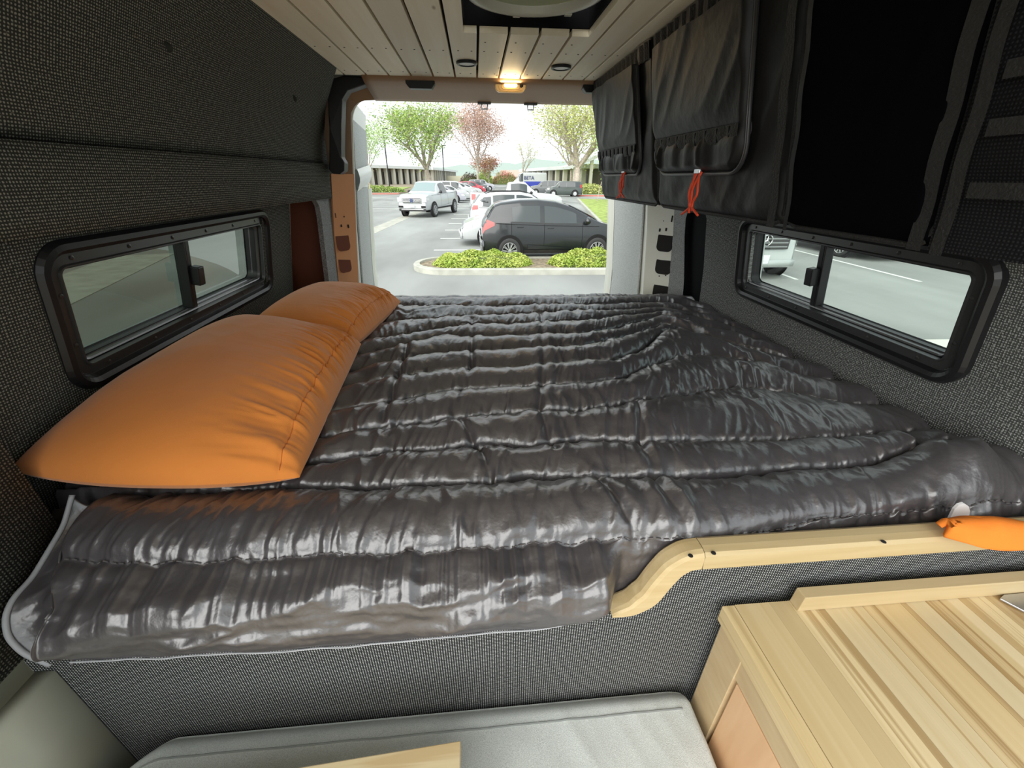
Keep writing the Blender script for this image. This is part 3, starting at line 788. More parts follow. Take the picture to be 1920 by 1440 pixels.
# cross tack creases
CR = [[(885, 600), (885, 690), (850, 775), (905, 855), (930, 930), (942, 1010)], [(1195, 765), (1203, 850), (1250, 930), (1272, 990)], [(1010, 560), (1015, 600), (1020, 690), (1010, 775), (1040, 850)],
      [(1240, 588), (1290, 612), (1345, 645), (1400, 670), (1450, 700)], [(765, 650), (745, 720), (720, 790)], [(1225, 898), (1240, 940), (1300, 1000)], [(700, 575), (760, 590), (880, 570)], [(1385, 700), (1405, 760)], [(1120, 900), (1165, 960), (1210, 1010)]]
Pxy = np.stack([U, Yg], -1)
for ci, pl in enumerate(CR):
    pts = np.array([onZ(a, b, ZB + 0.01)[:2] for a, b in pl])
    dmin = np.full(U.shape, 9.0)
    for a, b in zip(pts[:-1], pts[1:]):
        ab = b - a; tt = np.clip(((Pxy - a) @ ab) / (ab @ ab), 0, 1)
        dd = np.linalg.norm(Pxy - (a + tt[..., None] * ab), axis=-1); dmin = np.minimum(dmin, dd)
    z -= 0.007 * np.clip(2.4 * vnoise(U * 9 + ci, Yg * 7) - 0.6, 0, 1.4) * np.exp(-(dmin / 0.007) ** 2) - 0.004 * np.exp(-((dmin - 0.02) / 0.012) ** 2)
# large scale shape: slight dome, sag to the walls, front right bundle
z += 0.012 * np.exp(-((U - 0.45) / 0.35) ** 2 - ((Yg - 1.1) / 0.35) ** 2)
z += 0.045 * np.exp(-((U - 0.93) / 0.11) ** 2 - ((Yg - 0.58) / 0.10) ** 2) * (0.6 + 0.8 * ridge(U * 14, Yg * 6, 1))
z -= 0.10 * sstep(-0.66, -0.74, U) * sstep(0.66, 0.58, Yg)
z -= 0.02 * sstep(1.85, 2.10, Yg)
z -= 0.03 * sstep(-0.45, -0.75, U) * sstep(0.66, 0.70, Yg)
# front fall (beyond seam 12)
NF = 64
hem_px = [(60, 1250), (130, 1250), (500, 1225), (850, 1200), (1000, 1184), (1090, 1165), (1140, 1150), (1170, 1135)]
hp = np.array([onY(a, b, 0.395) for a, b in hem_px])
hemz = np.interp(u, hp[:, 0], hp[:, 2])
tuck = sstep(0.18, 0.232, u)
hemz = hemz * (1 - tuck) + 1.50 * tuck
hy = 0.397 * (1 - tuck) + 0.456 * tuck
y0 = S[-1]; z0 = z[-1]
fy = []; fz = []
for i in range(1, NF + 1):
    f = i / NF
    yy = y0 + (hy - y0) * (1 - (1 - f) ** 2.2); zz = z0 + (hemz - z0) * (f ** 1.25)
    # outward bulge
    bl = (0.026 * (1 - tuck) + 0.004 * tuck) * np.sin(PI * min(1, f * 1.02)) ** 0.7
    fu = u + 0.10 * (f - 0.3) * 0.6
    up = ridge(fu * 7 + 3.1 + 0.9 * fbm(u * 3, f * 2 + u * 0, 2), f * 2.1 + 1.7, 2); dn = ridge((u - 0.09 * f) * 20 + 9 + 2 * fbm(u * 4 + 5, f * 2 + u * 0, 2), f * 2.4, 2); lo = fbm(u * 6 + 8, f * 3.2, 3)
    pk = ridge((u + 0.02 * f) * 40, f * 2, 1) * math.exp(-f / 0.12)
    w_ = (0.022 * (up - 0.6) + 0.006 * (dn - 0.6) * (0.3 + 1.1 * math.exp(-f / 0.25)) + 0.036 * (lo - 0.5)) * min(1, 6 * f) * (1 - 0.55 * tuck) * (1 - 0.6 * f ** 4) + 0.006 * (pk - 0.5)
    out = bl + w_
    fy.append(yy - out * 0.85); fz.append(zz + out * 0.45 * (1 - f))
Y = np.vstack([Yg, np.array(fy)]); Z = np.vstack([z, np.array(fz)])
Xg = np.broadcast_to(u, Y.shape).copy()
# radiating pull at the rail's curve
px, pz = 0.262, 1.585
for i in range(Y.shape[0]):
    pass
# front face squeezed in at the left corner so that it ends at x=-0.66
nfr = Yg.shape[0]
fr_idx = np.arange(Y.shape[0]) - nfr
for i in range(nfr - 8, Y.shape[0]):
    kf = np.clip((i - nfr + 8) / 12, 0, 1)
    Xg[i] = Xg[i] + (np.maximum(Xg[i], -0.668 + 0.036 * np.clip((i - nfr) / 20.0, 0, 1)) - Xg[i]) * kf * 0.97
over = np.clip(-0.668 - np.broadcast_to(u, Y.shape)[nfr - 8:], 0, 1)
Y[nfr - 8:] += over * 0.5; 
Y[:nfr] = Y[:nfr]
Y[nfr:] = np.minimum(Y[nfr:], 0.412 + 2 * tuck * 0.1 + over[8:] * 1.0 + np.clip(1 - fr_idx[nfr:, None] / 22.0, 0, 1) * 0.2)
P = np.stack([Xg, Y, Z], -1)
cf = empty('quilted_comforter', (0.1, 1.2, ZB)); tag(cf, 'shiny charcoal quilted comforter spread over the whole bed, hanging over its front', 'comforter')
CO = np.array([0.1, 1.2, ZB])
co_ = grid('quilted_cover', P - CO, COMF, cf, flip=True)
# second layer behind hem and stitching line of seam 12
st = MB()
zi = z[-1]
step = 5
pts = [(u[i], S[-1][i] - 0.001, zi[i] + 0.0045) for i in range(0, NU, step) if u[i] > -0.665]
dash = MB()
for a, b in zip(pts[:-1], pts[1:]):
    va = Vector(a) - Vector(CO); vb = Vector(b) - Vector(CO)
    dash.tube([va.lerp(vb, 0.1), va.lerp(vb, 0.7)], 0.0011, 4, caps=False)
dash.build('seam_stitching', mat('grey_thread', (0.13, 0.12, 0.12), 0.6), cf)
# hem piping along the front bottom
hp_pts = [(Xg[-1][i], Y[-1][i] - 0.002, Z[-1][i] - 0.001) for i in range(0, NU, 6) if -0.64 < u[i] < 0.18]
MB().tube([Vector(p_) - Vector(CO) for p_ in hp_pts], 0.0013, 5).build('hem_piping', PIPING, cf)
# dark folded corner flap at the left with grey piping
pipe = [(-0.735, 0.612, 1.690), tuple(onX(120, 985, -0.738)), tuple(onX(60, 1085, -0.742)), tuple(onX(25, 1120, -0.742)), tuple(onX(9, 1155, -0.74)), tuple(onX(14, 1195, -0.735)), tuple(onX(45, 1226, -0.72)), tuple(onX(95, 1246, -0.70))]
def resample(pts, n):
    pts = np.array(pts, float); d = np.concatenate([[0], np.cumsum(np.linalg.norm(np.diff(pts, axis=0), axis=1))])
    s = np.linspace(0, d[-1], n); return np.stack([np.interp(s, d, pts[:, k]) for k in range(3)], 1)
def smooth_line(p, it=3):
    p = p.copy()
    for _ in range(it): p[1:-1] = 0.25 * p[:-2] + 0.5 * p[1:-1] + 0.25 * p[2:]
    return p
pa = smooth_line(resample(pipe, 60), 6)
innr = [(-0.675, 0.60, 1.685), (-0.672, 0.50, 1.672), (-0.655, 0.46, 1.64), (-0.645, 0.43, 1.60), (-0.64, 0.415, 1.57), (-0.636, 0.408, 1.55), (-0.634, 0.403, 1.54), (-0.633, 0.400, 1.536)]
pb = smooth_line(resample(innr, 60), 4)
nv = 24
PP = np.zeros((60, nv, 3))
for j in range(nv):
    f = j / (nv - 1)
    base = pa * (1 - f) + pb * f
    sag = math.sin(PI * f) ** 0.8
    base[:, 2] -= 0.030 * sag * np.linspace(0.9, 0.15, 60)
    base[:, 1] += 0.022 * sag * np.linspace(0.2, 1.0, 60)
    wv_ = (ridge(np.linspace(0, 7, 60) + f * 1.3, np.full(60, f * 1.5 + 3), 2) - 0.6) * 0.016 * sag
    base[:, 1] += wv_; base[:, 0] += 0.3 * wv_
    PP[:, j] = base
grid('corner_flap', PP - CO, COMF, cf, flip=False, solid=0.002)
MB().tube([Vector(p_) - Vector(CO) for p_ in pa], 0.0042, 6).build('corner_piping', PIPING, cf, smooth=True)
# piping along the wall at the near right
pr = [onX(1833, 858, 0.99), onX(1855, 868, 1.0), onX(1885, 884, 1.005), onX(1922, 905, 1.01), onX(1990, 950, 1.02)]
MB().tube([Vector(p_) - Vector(CO) for p_ in smooth_line(resample(pr, 20), 2)], 0.0035, 6).build('wall_side_piping', PIPING, cf, smooth=True)

# ---- pillows
def pillow(name, label, corners, thick, ruffle, seed, top_lift=0.0, nA=200, nB=150, pinch=0.05):
    """corners: near-right, far-right, far-left(wall), near-left(wall); a runs near->far, b runs wall(-1)->right(+1)"""
    NR, FR_, FL, NL = [np.array(c, float) for c in corners]
    ctr = (NR + FR_ + FL + NL) / 4
    e = empty(name, tuple(ctr)); tag(e, label, 'pillow', 'orange pillows')
    a = np.linspace(-1, 1, nA); b = np.linspace(-1, 1, nB)
    A, B = np.meshgrid(a, b, indexing='ij')
    # shrink sides between the corners
    A2 = A * (1 + 1.7 * pinch * (1 - B ** 2) * np.abs(A) ** 3 * (A < 0)); B2 = B * (1 - 0.2 * pinch * (1 - A ** 2) * np.abs(B) ** 3)
    fa = (A2 + 1) / 2; fb = (B2 + 1) / 2
    base = (NL[None, None] * ((1 - fa) * (1 - fb))[..., None] + NR * ((1 - fa) * fb)[..., None] + FL * (fa * (1 - fb))[..., None] + FR_ * (fa * fb)[..., None])
    n_ = np.cross(FR_ - NR, NL - NR); n_ /= np.linalg.norm(n_)
    if n_[2] < 0: n_ = -n_
    h = thick * (np.clip(1 - np.abs(A) ** 3.0, 0, 1) ** 0.47) * (np.clip(1 - np.abs(B) ** 3.0, 0, 1) ** 0.5)
    h = h * (1 + 0.10 * (fbm(A * 1.5 + seed, B * 1.5, 2) - 0.5))
    prof = np.exp(-((1 - B) / 0.42) ** 1.6) * np.clip((1 - B) / 0.05, 0, 1) ** 0.5
    wrk = (ridge(A * 13 + 1.6 * B + seed, B * 1.5 + seed, 2) - 0.55) * 0.024 + (ridge(A * 30 + seed * 2, B * 2.0, 1) - 0.5) * 0.008
    sgn_fold = 0.0045 * (ridge(A * 2.2 + B * 1.1 + seed, B * 1.4 - A * 0.7, 2) - 0.5) * (1 - B) ** 0.5
    h_top = h + ruffle * wrk * prof * np.clip(h / (0.45 * thick), 0, 1) + sgn_fold * np.clip(h / thick, 0, 1)
    h_top -= 0.004 * np.exp(-((B - 0.86) / 0.018) ** 2) * ruffle
    top = base + n_ * h_top[..., None]
    bot = base - n_ * (h * 0.55)[..., None]
    grid('pillowcase_top', top - ctr, ORANGE, e, flip=False)
    grid('pillowcase_bottom', bot - ctr, ORANGE, e, flip=True)
    edge = [top[i, -1] for i in range(nA)]
    j = int(nB * 0.93)
    sl = [top[i, j] + n_ * 0.0008 for i in range(2, nA - 2, 1)]
    MB().tube([Vector(p_) - Vector(ctr) for p_ in sl], 0.0008, 4).build('ruffle_seam', mat('orange_thread' + name, (0.55, 0.16, 0.03), 0.8), e)
    return e
pillow('orange_pillow', 'larger orange pillow in front, against the left wall beneath the window',
       [(-0.338, 0.608, 1.708), (-0.385, 1.26, 1.715), (-0.76, 1.27, 1.785), (-0.822, 0.622, 1.742)], 0.108, 1.0, 3)
pillow('orange_pillow', 'orange pillow lying behind the larger one, nearer the rear doorway',
       [(-0.40, 1.235, 1.720), (-0.345, 1.79, 1.705), (-0.72, 1.86, 1.735), (-0.76, 1.25, 1.735)], 0.105, 0.9, 9)

# ---- rail
rl = empty('bed_rail', (0.6, 0.43, 1.66)); tag(rl, 'pale wooden rail capping the bed front, curving down at its left end', 'rail')
RO = np.array([0.6, 0.43, 1.66])
cl = [onY(a, b, 0.42) for a, b in ((1146, 1150), (1185, 1140), (1216, 1120), (1238, 1092), (1262, 1066), (1290, 1050))] + [np.array([0.344, 0.42, 1.658])]
cl = smooth_line(resample(cl, 48), 4); cl[-1] = (0.344, 0.42, 1.658)
sec = []
for k in range(48):
    tv = cl[min(k + 1, 47)] - cl[max(k - 1, 0)]; tv = np.array([tv[0], 0, tv[2]]); tv /= np.linalg.norm(tv)
    nv_ = np.array([-tv[2], 0, tv[0]])
    hw = 0.018 * float(np.interp(k, [0, 4, 14, 47], [0.12, 0.45, 0.95, 1.0]))
    row = []
    for (yy, hh) in ((0.450, -1), (0.450, 0.75), (0.446, 0.96), (0.440, 1.0), (0.424, 1.0), (0.417, 0.85), (0.4135, 0.5), (0.4135, -1.0), (0.450, -1)):
        q = cl[k] + nv_ * hw * hh; row.append((q[0], yy, q[2]))
    sec.append(row)
grid('curved_rail', np.array(sec) - RO, RAILW, rl, flip=False, smooth=False)
zt = 1.676
q = MB(); q.prism([(0.450, 1.640), (0.4135, 1.640), (0.4135, 1.668), (0.418, 1.674), (0.430, zt), (0.444, zt), (0.450, 1.672)], 'x', 0.344, 1.05)
o = q.build('straight_rail', RAILW, rl); o.location = tuple(-RO)
for px_, py_ in ((1295, 1041), (1338, 1036), (1657, 1015)):
    p_ = onZ(px_, py_, zt + 0.0008)
    MB().lathe([(0.0, 0.0), (0.0035, 0.0), (0.004, -0.001)], 10, tuple(np.array(p_) - RO)).build('screw_hole', HOLE, rl)

# ---- orange cloth bag and tag at the right end of the rail
oc = empty('orange_cloth', (0.85, 0.42, 1.70)); tag(oc, 'crumpled orange cloth draped over the rail at the far right', 'cloth')
OC = np.array([0.85, 0.42, 1.70])
outl_t = smooth_line(resample([onZ(1766, 990, 1.695), onZ(1800, 978, 1.70), onZ(1850, 977, 1.71), onZ(1885, 982, 1.70), onZ(1925, 992, 1.70), onZ(1980, 1000, 1.70)], 40), 2)
outl_b = smooth_line(resample([onZ(1768, 1000, 1.685), onZ(1795, 1010, 1.685), onZ(1830, 1024, 1.68), onZ(1880, 1028, 1.68), onZ(1920, 1027, 1.68), onZ(1990, 1030, 1.68)], 40), 2)
PP = np.zeros((40, 18, 3))
for j in range(18):
    f = j / 17; b_ = outl_t * (1 - f) + outl_b * f
    b_[:, 2] += 0.012 * math.sin(PI * f) + 0.006 * (ridge(np.linspace(0, 4, 40) + f * 2, np.full(40, f * 2), 2) - 0.5) * math.sin(PI * f); PP[:, j] = b_
grid('cloth_top', PP - OC, ORANGE2, oc, flip=False, solid=0.010)
wt = empty('white_tag', (0.79, 0.46, 1.70)); tag(wt, 'small white fabric tag sticking up beside the orange cloth', 'tag')
pts = [onY(a, b, 0.455) for a, b in ((1775, 985), (1790, 955), (1798, 947), (1808, 944), (1816, 949), (1819, 958), (1814, 985))]
V = [np.array(p_) - np.array([0.79, 0.46, 1.70]) for p_ in pts]; V2 = [v + np.array([0, 0.004, 0]) for v in V]; n = len(V)
mobj('tag_fabric', V + V2, [tuple(range(n))[::-1], tuple(range(n, 2 * n))] + [(i, (i + 1) % n, n + (i + 1) % n, n + i) for i in range(n)], WHITETAG, wt)

# ---- galley cabinet with butcher block top
cbn = empty('galley_cabinet', (0.75, 0.1, 0.70)); tag(cbn, 'pale maple galley cabinet with striped butcher block top at the lower right', 'cabinet')
KO = (0.75, 0.1, 0.70)
def kb(a, b): return MB().box(loc(a, KO), loc(b, KO))
kb((0.418, -0.75, 0.70), (0.436, 0.405, 1.512)).build('side_panel', MAPLE, cbn, bevel=0.001)
kb((0.436, -0.75, 0.70), (1.05, -0.735, 1.512)).build('end_panel', MAPLE, cbn)
kb((0.409, -0.75, 1.452), (0.4178, 0.345, 1.508)).build('face_rail', MAPLE, cbn, bevel=0.001)
kb((0.407, 0.3445, 0.90), (0.4178, 0.405, 1.508)).build('face_stile', MAPLE, cbn, bevel=0.001)
kb((0.410, -0.20, 1.02), (0.4178, 0.338, 1.447)).build('drawer_front', DRAWERW, cbn, bevel=0.001)
# counter edge board and staves
zt_, zl = 1.550, 1.514
kb((0.398, -0.75, zl), (0.420, 0.408, zt_)).build('edge_board', COUNTERW, cbn, bevel=0.0015)
x = 0.4205; k = 0
STAVES = [wood('stave_%d' % i, c1, c2, c3=c3, scale=sc_, rough=0.34) for i, (c1, c2, c3, sc_) in enumerate([
    ((0.58, 0.43, 0.22), (0.64, 0.50, 0.28), (0.54, 0.38, 0.18), (60, 1.3, 60)),
    ((0.52, 0.37, 0.18), (0.62, 0.48, 0.27), (0.36, 0.235, 0.10), (80, 1.2, 80)),
    ((0.58, 0.45, 0.25), (0.65, 0.53, 0.32), (0.44, 0.31, 0.15), (80, 1.1, 80)),
    ((0.44, 0.30, 0.14), (0.52, 0.37, 0.18), (0.32, 0.21, 0.09), (70, 1.4, 70)),
    ((0.60, 0.48, 0.28), (0.67, 0.55, 0.35), (0.56, 0.43, 0.23), (50, 1.1, 50))])]
seq = [0, 0, 2, 3, 4, 2, 1, 0, 3, 4, 1, 4, 3, 2, 1, 3, 0, 1, 3, 1]
while x < 1.045:
    w_ = [0.062, 0.034, 0.040, 0.012, 0.038, 0.030, 0.026, 0.044, 0.010, 0.036, 0.028, 0.034, 0.014, 0.036, 0.030, 0.012, 0.034, 0.030, 0.016, 0.05][k % 20]
    kb((x, -0.75, zl), (min(x + w_, 1.05), 0.408, zt_ - 0.0002 * (k % 2))).build('stave', STAVES[seq[k % 20]], cbn)
    x += w_ + 0.0003; k += 1
# backsplash
q = MB(); q.prism([(0.512, 1.5505), (1.05, 1.5505), (1.05, 1.588), (0.519, 1.588)], 'y', 0.396, 0.409)
q = MB().prism([(0.520, 1.5505), (1.05, 1.5505), (1.05, 1.585), (0.522, 1.585)], 'y', 0.388, 0.408)
o = q.build('backsplash', wood('backsplash_wood', (0.56, 0.42, 0.22), (0.64, 0.50, 0.29), scale=(2.5, 50, 50)), cbn, bevel=0.0012); o.location = tuple(-np.array(KO))
# stainless fitting at right edge
sk = empty('sink_cover', (0.97, 0.33, 1.5515)); tag(sk, 'corner of a flat steel plate set in the butcher block at the right edge', 'plate')
q = MB(); q.prism([(-0.085, 0.050), (-0.070, 0.056), (0.07, 0.058), (0.07, -0.25), (0.0, -0.25), (-0.055, 0.0)], 'z', 0, 0.004)
q.build('steel_plate', mat('brushed_steel', (0.55, 0.56, 0.58), 0.35, metal=0.9), sk, bevel=0.001)
q = MB(); q.prism([(-0.045, 0.035), (0.07, 0.035), (0.07, -0.2), (0.03, -0.2)], 'z', 0.004, 0.0055)
q.build('raised_rim', mat('dark_steel', (0.22, 0.23, 0.25), 0.3, metal=0.9), sk)

# ---- bench cushion
bc = empty('bench_cushion', (-0.15, 0.2, 1.15)); tag(bc, 'heather grey bench cushion along the foot of the bed panel', 'cushion')
BC = np.array([-0.15, 0.2, 1.15])
NA, NB = 240, 120
a = np.linspace(0, 1, NA); b = np.linspace(0, 1, NB)
A, B = np.meshgrid(a, b, indexing='ij')
xl = -0.70; xr = 0.405
Xc = xl + (xr - xl) * A
yback = 0.418; yfront = -0.12
# arc over the top: back bottom -> back top -> front top -> front bottom
# rounded plan corners at right and left
rc = 0.05
def plan(Xc, yb, yf):
    dR = np.clip((Xc - (xr - 0.05)) / 0.05, 0, 1); dL = np.clip(((xl + 0.12) - Xc) / 0.12, 0, 1)
    return yb - 0.012 * dR ** 2 - 0.16 * dL ** 2.0, yf
yb, yf = plan(Xc, yback, yfront)
top = 1.272
s = B
Yc = yb + (yf - yb) * np.clip((s - 0.10) / 0.80, 0, 1)
Zc = np.full_like(Yc, top)
back = s < 0.10; frn = s > 0.90
Zc = np.where(back, top - 0.11 * (1 - s / 0.10), Zc); Zc = np.where(frn, top - 0.11 * ((s - 0.90) / 0.10), Zc)
edge_r = np.clip(np.minimum((s - 0.10) / 0.04, (0.90 - s) / 0.08), 0, 1)
Zc = np.where(~back & ~frn, top - 0.010 + 0.022 * np.sin(PI / 2 * edge_r), Zc)
endf = np.minimum(np.clip((xr - Xc) / 0.02, 0, 1), np.clip((Xc - xl) / 0.05, 0, 1))
Zc = Zc - 0.06 * (1 - np.sin(PI / 2 * endf))
cr_ = (ridge(Xc * 11 + Yc * 5, Yc * 3.5 + 2, 2) - 0.6) * 0.006 * np.exp(-np.abs(s - 0.25) / 0.25) + (fbm(Xc * 6, Yc * 7, 3) - 0.5) * 0.012
dg = np.exp(-((Yc - (0.16 + 0.35 * (Xc - 0.05))) / 0.014) ** 2) * sstep(-0.2, 0.0, Xc) * sstep(0.38, 0.2, Xc)
Zc = Zc + cr_ * edge_r - 0.007 * dg
grid('cushion_cover', np.stack([Xc, Yc, Zc], -1) - BC, GREYCLOTH, bc, flip=True)
# seam welt near the back edge
def cush_z(x_, y_): return top + 0.012
wp = [(x_, 0.392 - 0.16 * max(0, (-0.58 - x_) / 0.12) ** 2 , 1.2855) for x_ in np.linspace(-0.66, 0.37, 40)]
ti = int(0.165 * NB)
row = np.stack([Xc, Yc, Zc], -1)[8:-8, ti]
MB().tube([Vector(p_) - Vector(BC) + Vector((0, 0, .0006)) for p_ in row], 0.0018, 5).build('welt_seam', mat('grey_welt', (0.27, 0.29, 0.285), 0.9), bc)
bb = MB().box((-0.73, -0.14, 0.70), (0.404, 0.40, 1.165)).build('bench_box', mat('bench_ply', (0.6, 0.5, 0.35), 0.6), None)
bb2 = empty('storage_bench', (-0.16, 0.13, 0.70)); tag(bb2, 'bench box that carries the heather grey cushion, at the foot of the bed', 'bench')
bb.parent = bb2; bb.location = (0.16, -0.13, -0.70); bb.name = 'box'

# ---- small table
tb = empty('swivel_table', (-0.3, 0.0, 0.70)); tag(tb, 'corner of a pale maple table top over the grey cushion at the bottom edge', 'table')
TO = np.array([-0.3, 0.0, 0.70])
q = MB(); q.prism([(-0.050, 0.309), (-0.40, 0.290), (-0.62, 0.255), (-0.62, -0.35), (-0.050, -0.35)], 'z', 1.396, 1.42)
o = q.build('table_top', TABLEW, tb, bevel=0.0015); o.location = tuple(-TO)
o = MB().lathe([(0.03, 1.396), (0.03, 1.20), (0.028, 0.72), (0.09, 0.715), (0.10, 0.70)], 20, (-0.33, -0.26, 0)).build('pedestal', BLACKP, tb); o.location = tuple(-TO)
# bags
# overhead soft bags
def bagx(z): return 0.51 + 0.2 * (2.55 - z)
def bag_pt(y, z, off=0.0): return np.array([bagx(z) - off, y, z - off * 0.2])
def bag(name, label, ya, yb, has_flap, f_y0=0, f_y1=0, f_zb=2.215, f_zt=2.505, strap_z=2.29, seed=1, dark=False):
    """ya far end, yb near end"""
    O = np.array([0.75, (ya + yb) / 2, 2.33])
    e = empty(name, tuple(O)); tag(e, label, 'bag', 'black overhead storage bags')
    ny, nz_ = 110, 90
    y = np.linspace(ya, yb, ny); z = np.linspace(2.548, 2.122, nz_)
    Yy, Zz = np.meshgrid(y, z, indexing='ij')
    w1 = (ridge(Yy * 9 + Zz * 4 + seed, Zz * 3 + seed, 2) - 0.6) * 0.010 + (fbm(Yy * 7 + seed, Zz * 8, 3) - 0.5) * 0.016
    ed = np.clip(np.minimum(np.minimum((ya - Yy) / 0.02, (Yy - yb) / 0.02), (Zz - 2.122) / 0.03), 0, 1)
    off = (0.010 + w1) * np.sin(PI / 2 * ed)
    Pp = np.stack([bagx(Zz) - off, Yy, Zz], -1)
    grid('front_panel', Pp - O, BAGMESH if dark else BAGCLOTH, e, flip=False)
    # bottom, ends
    bt = np.array([[(bagx(2.122) + t_ * (0.955 - bagx(2.122)), yy, 2.122 + 0.0 * t_ - 0.004 * math.sin(PI * t_)) for t_ in np.linspace(0, 1, 6)] for yy in y[::6]])
    grid('bottom_panel', bt - O, BAGCLOTH, e, flip=True)
    for yy, nm in ((ya, 'end_panel'), (yb, 'end_panel')):
        V = [(bagx(2.548), yy, 2.548), (bagx(2.122), yy, 2.122), (0.955, yy, 2.122), (0.75, yy, 2.548)]
        mobj(nm, [tuple(np.array(v) - O) for v in V], [(0, 1, 2, 3)], BAGCLOTH, e)
    # edge binding
    bd = [bag_pt(ya, z_, 0.001) for z_ in np.linspace(2.545, 2.15, 10)] + [bag_pt(ya - 0.01, 2.128, 0.001)] + [bag_pt(y_, 2.121, 0.001) for y_ in np.linspace(ya - 0.03, yb + 0.03, 14)] + [bag_pt(yb + 0.01, 2.128, 0.001)] + [bag_pt(yb, z_, 0.001) for z_ in np.linspace(2.15, 2.545, 10)]
    MB().tube([Vector(p_) - Vector(O) for p_ in bd], 0.0045, 6).build('edge_binding', WEBBING, e, smooth=True)
    # gathered header band along the ceiling
    hb_ = np.array([[bag_pt(yy, zz, 0.016 + 0.004 * math.sin(yy * 160)) for zz in np.linspace(2.546, 2.505, 4)] for yy in np.linspace(ya - 0.004, yb + 0.004, 60)])
    grid('top_band', hb_ - O, WEBBING, e, flip=False)
    if has_flap:
        cy, cz = (f_y0 + f_y1) / 2, (f_zt + f_zb) / 2; W_ = abs(f_y0 - f_y1); H_ = f_zt - f_zb
        # flap outline: square top, rounded bottom corners
        r_ = 0.055; ol = [(-W_ / 2, H_ / 2), (-W_ / 2, -H_ / 2 + r_)]
        ol += [(-W_ / 2 + r_ - r_ * math.cos(g), -H_ / 2 + r_ - r_ * math.sin(g)) for g in np.linspace(0.15, PI / 2, 8)]
        ol += [(W_ / 2 - r_ + r_ * math.sin(g), -H_ / 2 + r_ - r_ * math.cos(g)) for g in np.linspace(0, PI / 2 - 0.15, 8)]
        ol += [(W_ / 2, -H_ / 2 + r_), (W_ / 2, H_ / 2)]
        na, nb = 90, 80
        G = np.zeros((na, nb, 3))
        for i in range(na):
            aa = -1 + 2 * i / (na - 1)
            for j in range(nb):
                bb_ = j / (nb - 1)      # 0 top
                zz = H_ / 2 - H_ * bb_
                hw = W_ / 2
                if zz < -H_ / 2 + r_:
                    dz = (-H_ / 2 + r_) - zz; hw = W_ / 2 - r_ + math.sqrt(max(r_ * r_ - dz * dz, 0))
                yy = aa * hw
                edge = min(1, (1 - abs(aa)) / 0.06) * min(1, (1 - bb_) / 0.05)
                G[i, j] = (yy, zz, edge)
        Ys = cy + G[..., 0]; Zs = cz + G[..., 1]; eg = np.clip(G[..., 2], 0, 1)
        belt = np.exp(-((Zs - strap_z) / 0.022) ** 2)
        below = sstep(strap_z + 0.005, strap_z - 0.02, Zs)
        wv_ = (ridge(Ys * 7 + Zs * 5 + seed * 2, Zs * 3.5 + seed, 2) - 0.6) * 0.018 * (1 - belt)
        wv_ += (ridge(Ys * 26 + seed, Zs * 4, 1) - 0.5) * 0.012 * below * eg
        of = 0.022 + 0.018 * np.sin(PI / 2 * eg) + wv_ * eg - 0.008 * belt
        Pp = np.stack([bagx(Zs) - of, Ys, Zs], -1)
        grid('flap', Pp - O, BAGCLOTH, e, flip=True)
        zp = [bag_pt(cy + p_[0], cz + p_[1], 0.021) for p_ in ol]
        MB().tube([Vector(p_) - Vector(O) for p_ in zp], 0.0050, 6).build('zipper', mat('zipper_tape', (0.03, 0.03, 0.032), 0.4), e, smooth=True)
        MB().tube([Vector(p_) + Vector((-0.004, 0, 0)) - Vector(O) for p_ in zp], 0.0018, 5).build('zipper_teeth', mat('zipper_teeth', (0.07, 0.07, 0.075), 0.35), e, smooth=True)
        # webbing strap with puckered loops
        sy = np.linspace(f_y0 - 0.012, f_y1 + 0.012, 80)
        sp = np.array([[bag_pt(yy, strap_z + dz, 0.034 + 0.004 * abs(math.sin((yy - f_y0) * PI / 0.048)) * (1 - abs(dz) / 0.02)) for dz in (0.016, 0.008, 0.0, -0.008, -0.016)] for yy in sy])
        grid('webbing_strap', sp - O, WEBBING, e, flip=False)
        for yy in np.arange(f_y1 + 0.04, f_y0 - 0.02, 0.048):
            MB().tube([Vector(bag_pt(yy, strap_z + 0.013, 0.035)) - Vector(O), Vector(bag_pt(yy, strap_z, 0.0355)) - Vector(O), Vector(bag_pt(yy, strap_z - 0.013, 0.035)) - Vector(O)], 0.0022, 5).build('bar_tack', BLACKM, e)
    return e, O
def pulls(px, py, label, lengths, zb):
    # zipper pulls with cords, px,py at the top
    d = ray(px, py); tt = (0.51 + 0.2 * 0.35 - 0.028) / (d[0] + 0.2 * d[2]); p0 = CAM + d * tt
    e = empty('zipper_cords', tuple(p0)); tag(e, label, 'cord', 'orange zipper cords')
    MB().box((-0.006, -0.014, -0.004), (0.002, 0.014, 0.008)).build('zipper_slider', STEEL, e, bevel=0.002)
    for k, (dy, L_, bend) in enumerate(lengths):
        pts = [(0, dy, 0), (-0.006, dy + bend * 0.6, -L_ * 0.3), (-0.006, dy + bend, -L_ * 0.55), (-0.004, dy * 0.2 + bend * 0.2, -L_ * 0.80), (-0.003, dy * 2.2 - bend * 0.4, -L_)]
        pp = smooth_line(resample(pts, 22), 3)
        MB().tube([Vector(p_) for p_ in pp], 0.0031, 6).build('cord', REDCORD, e, smooth=True)
    kz = -lengths[0][1] * 0.78
    MB().lathe([(0.0, 0.008), (0.005, 0.005), (0.0065, 0), (0.005, -0.005), (0, -0.008)], 10, (-0.004, 0.0, kz)).build('knot', REDCORD, e, smooth=True)
bag('storage_bag', 'black zippered overhead bag farthest back, beside the rear doorway', 2.005, 1.385, True, 1.945, 1.475, seed=2)
bag('storage_bag', 'black zippered overhead bag in the middle of the three, with larger flap', 1.375, 0.79, True, 1.335, 0.895, seed=5)
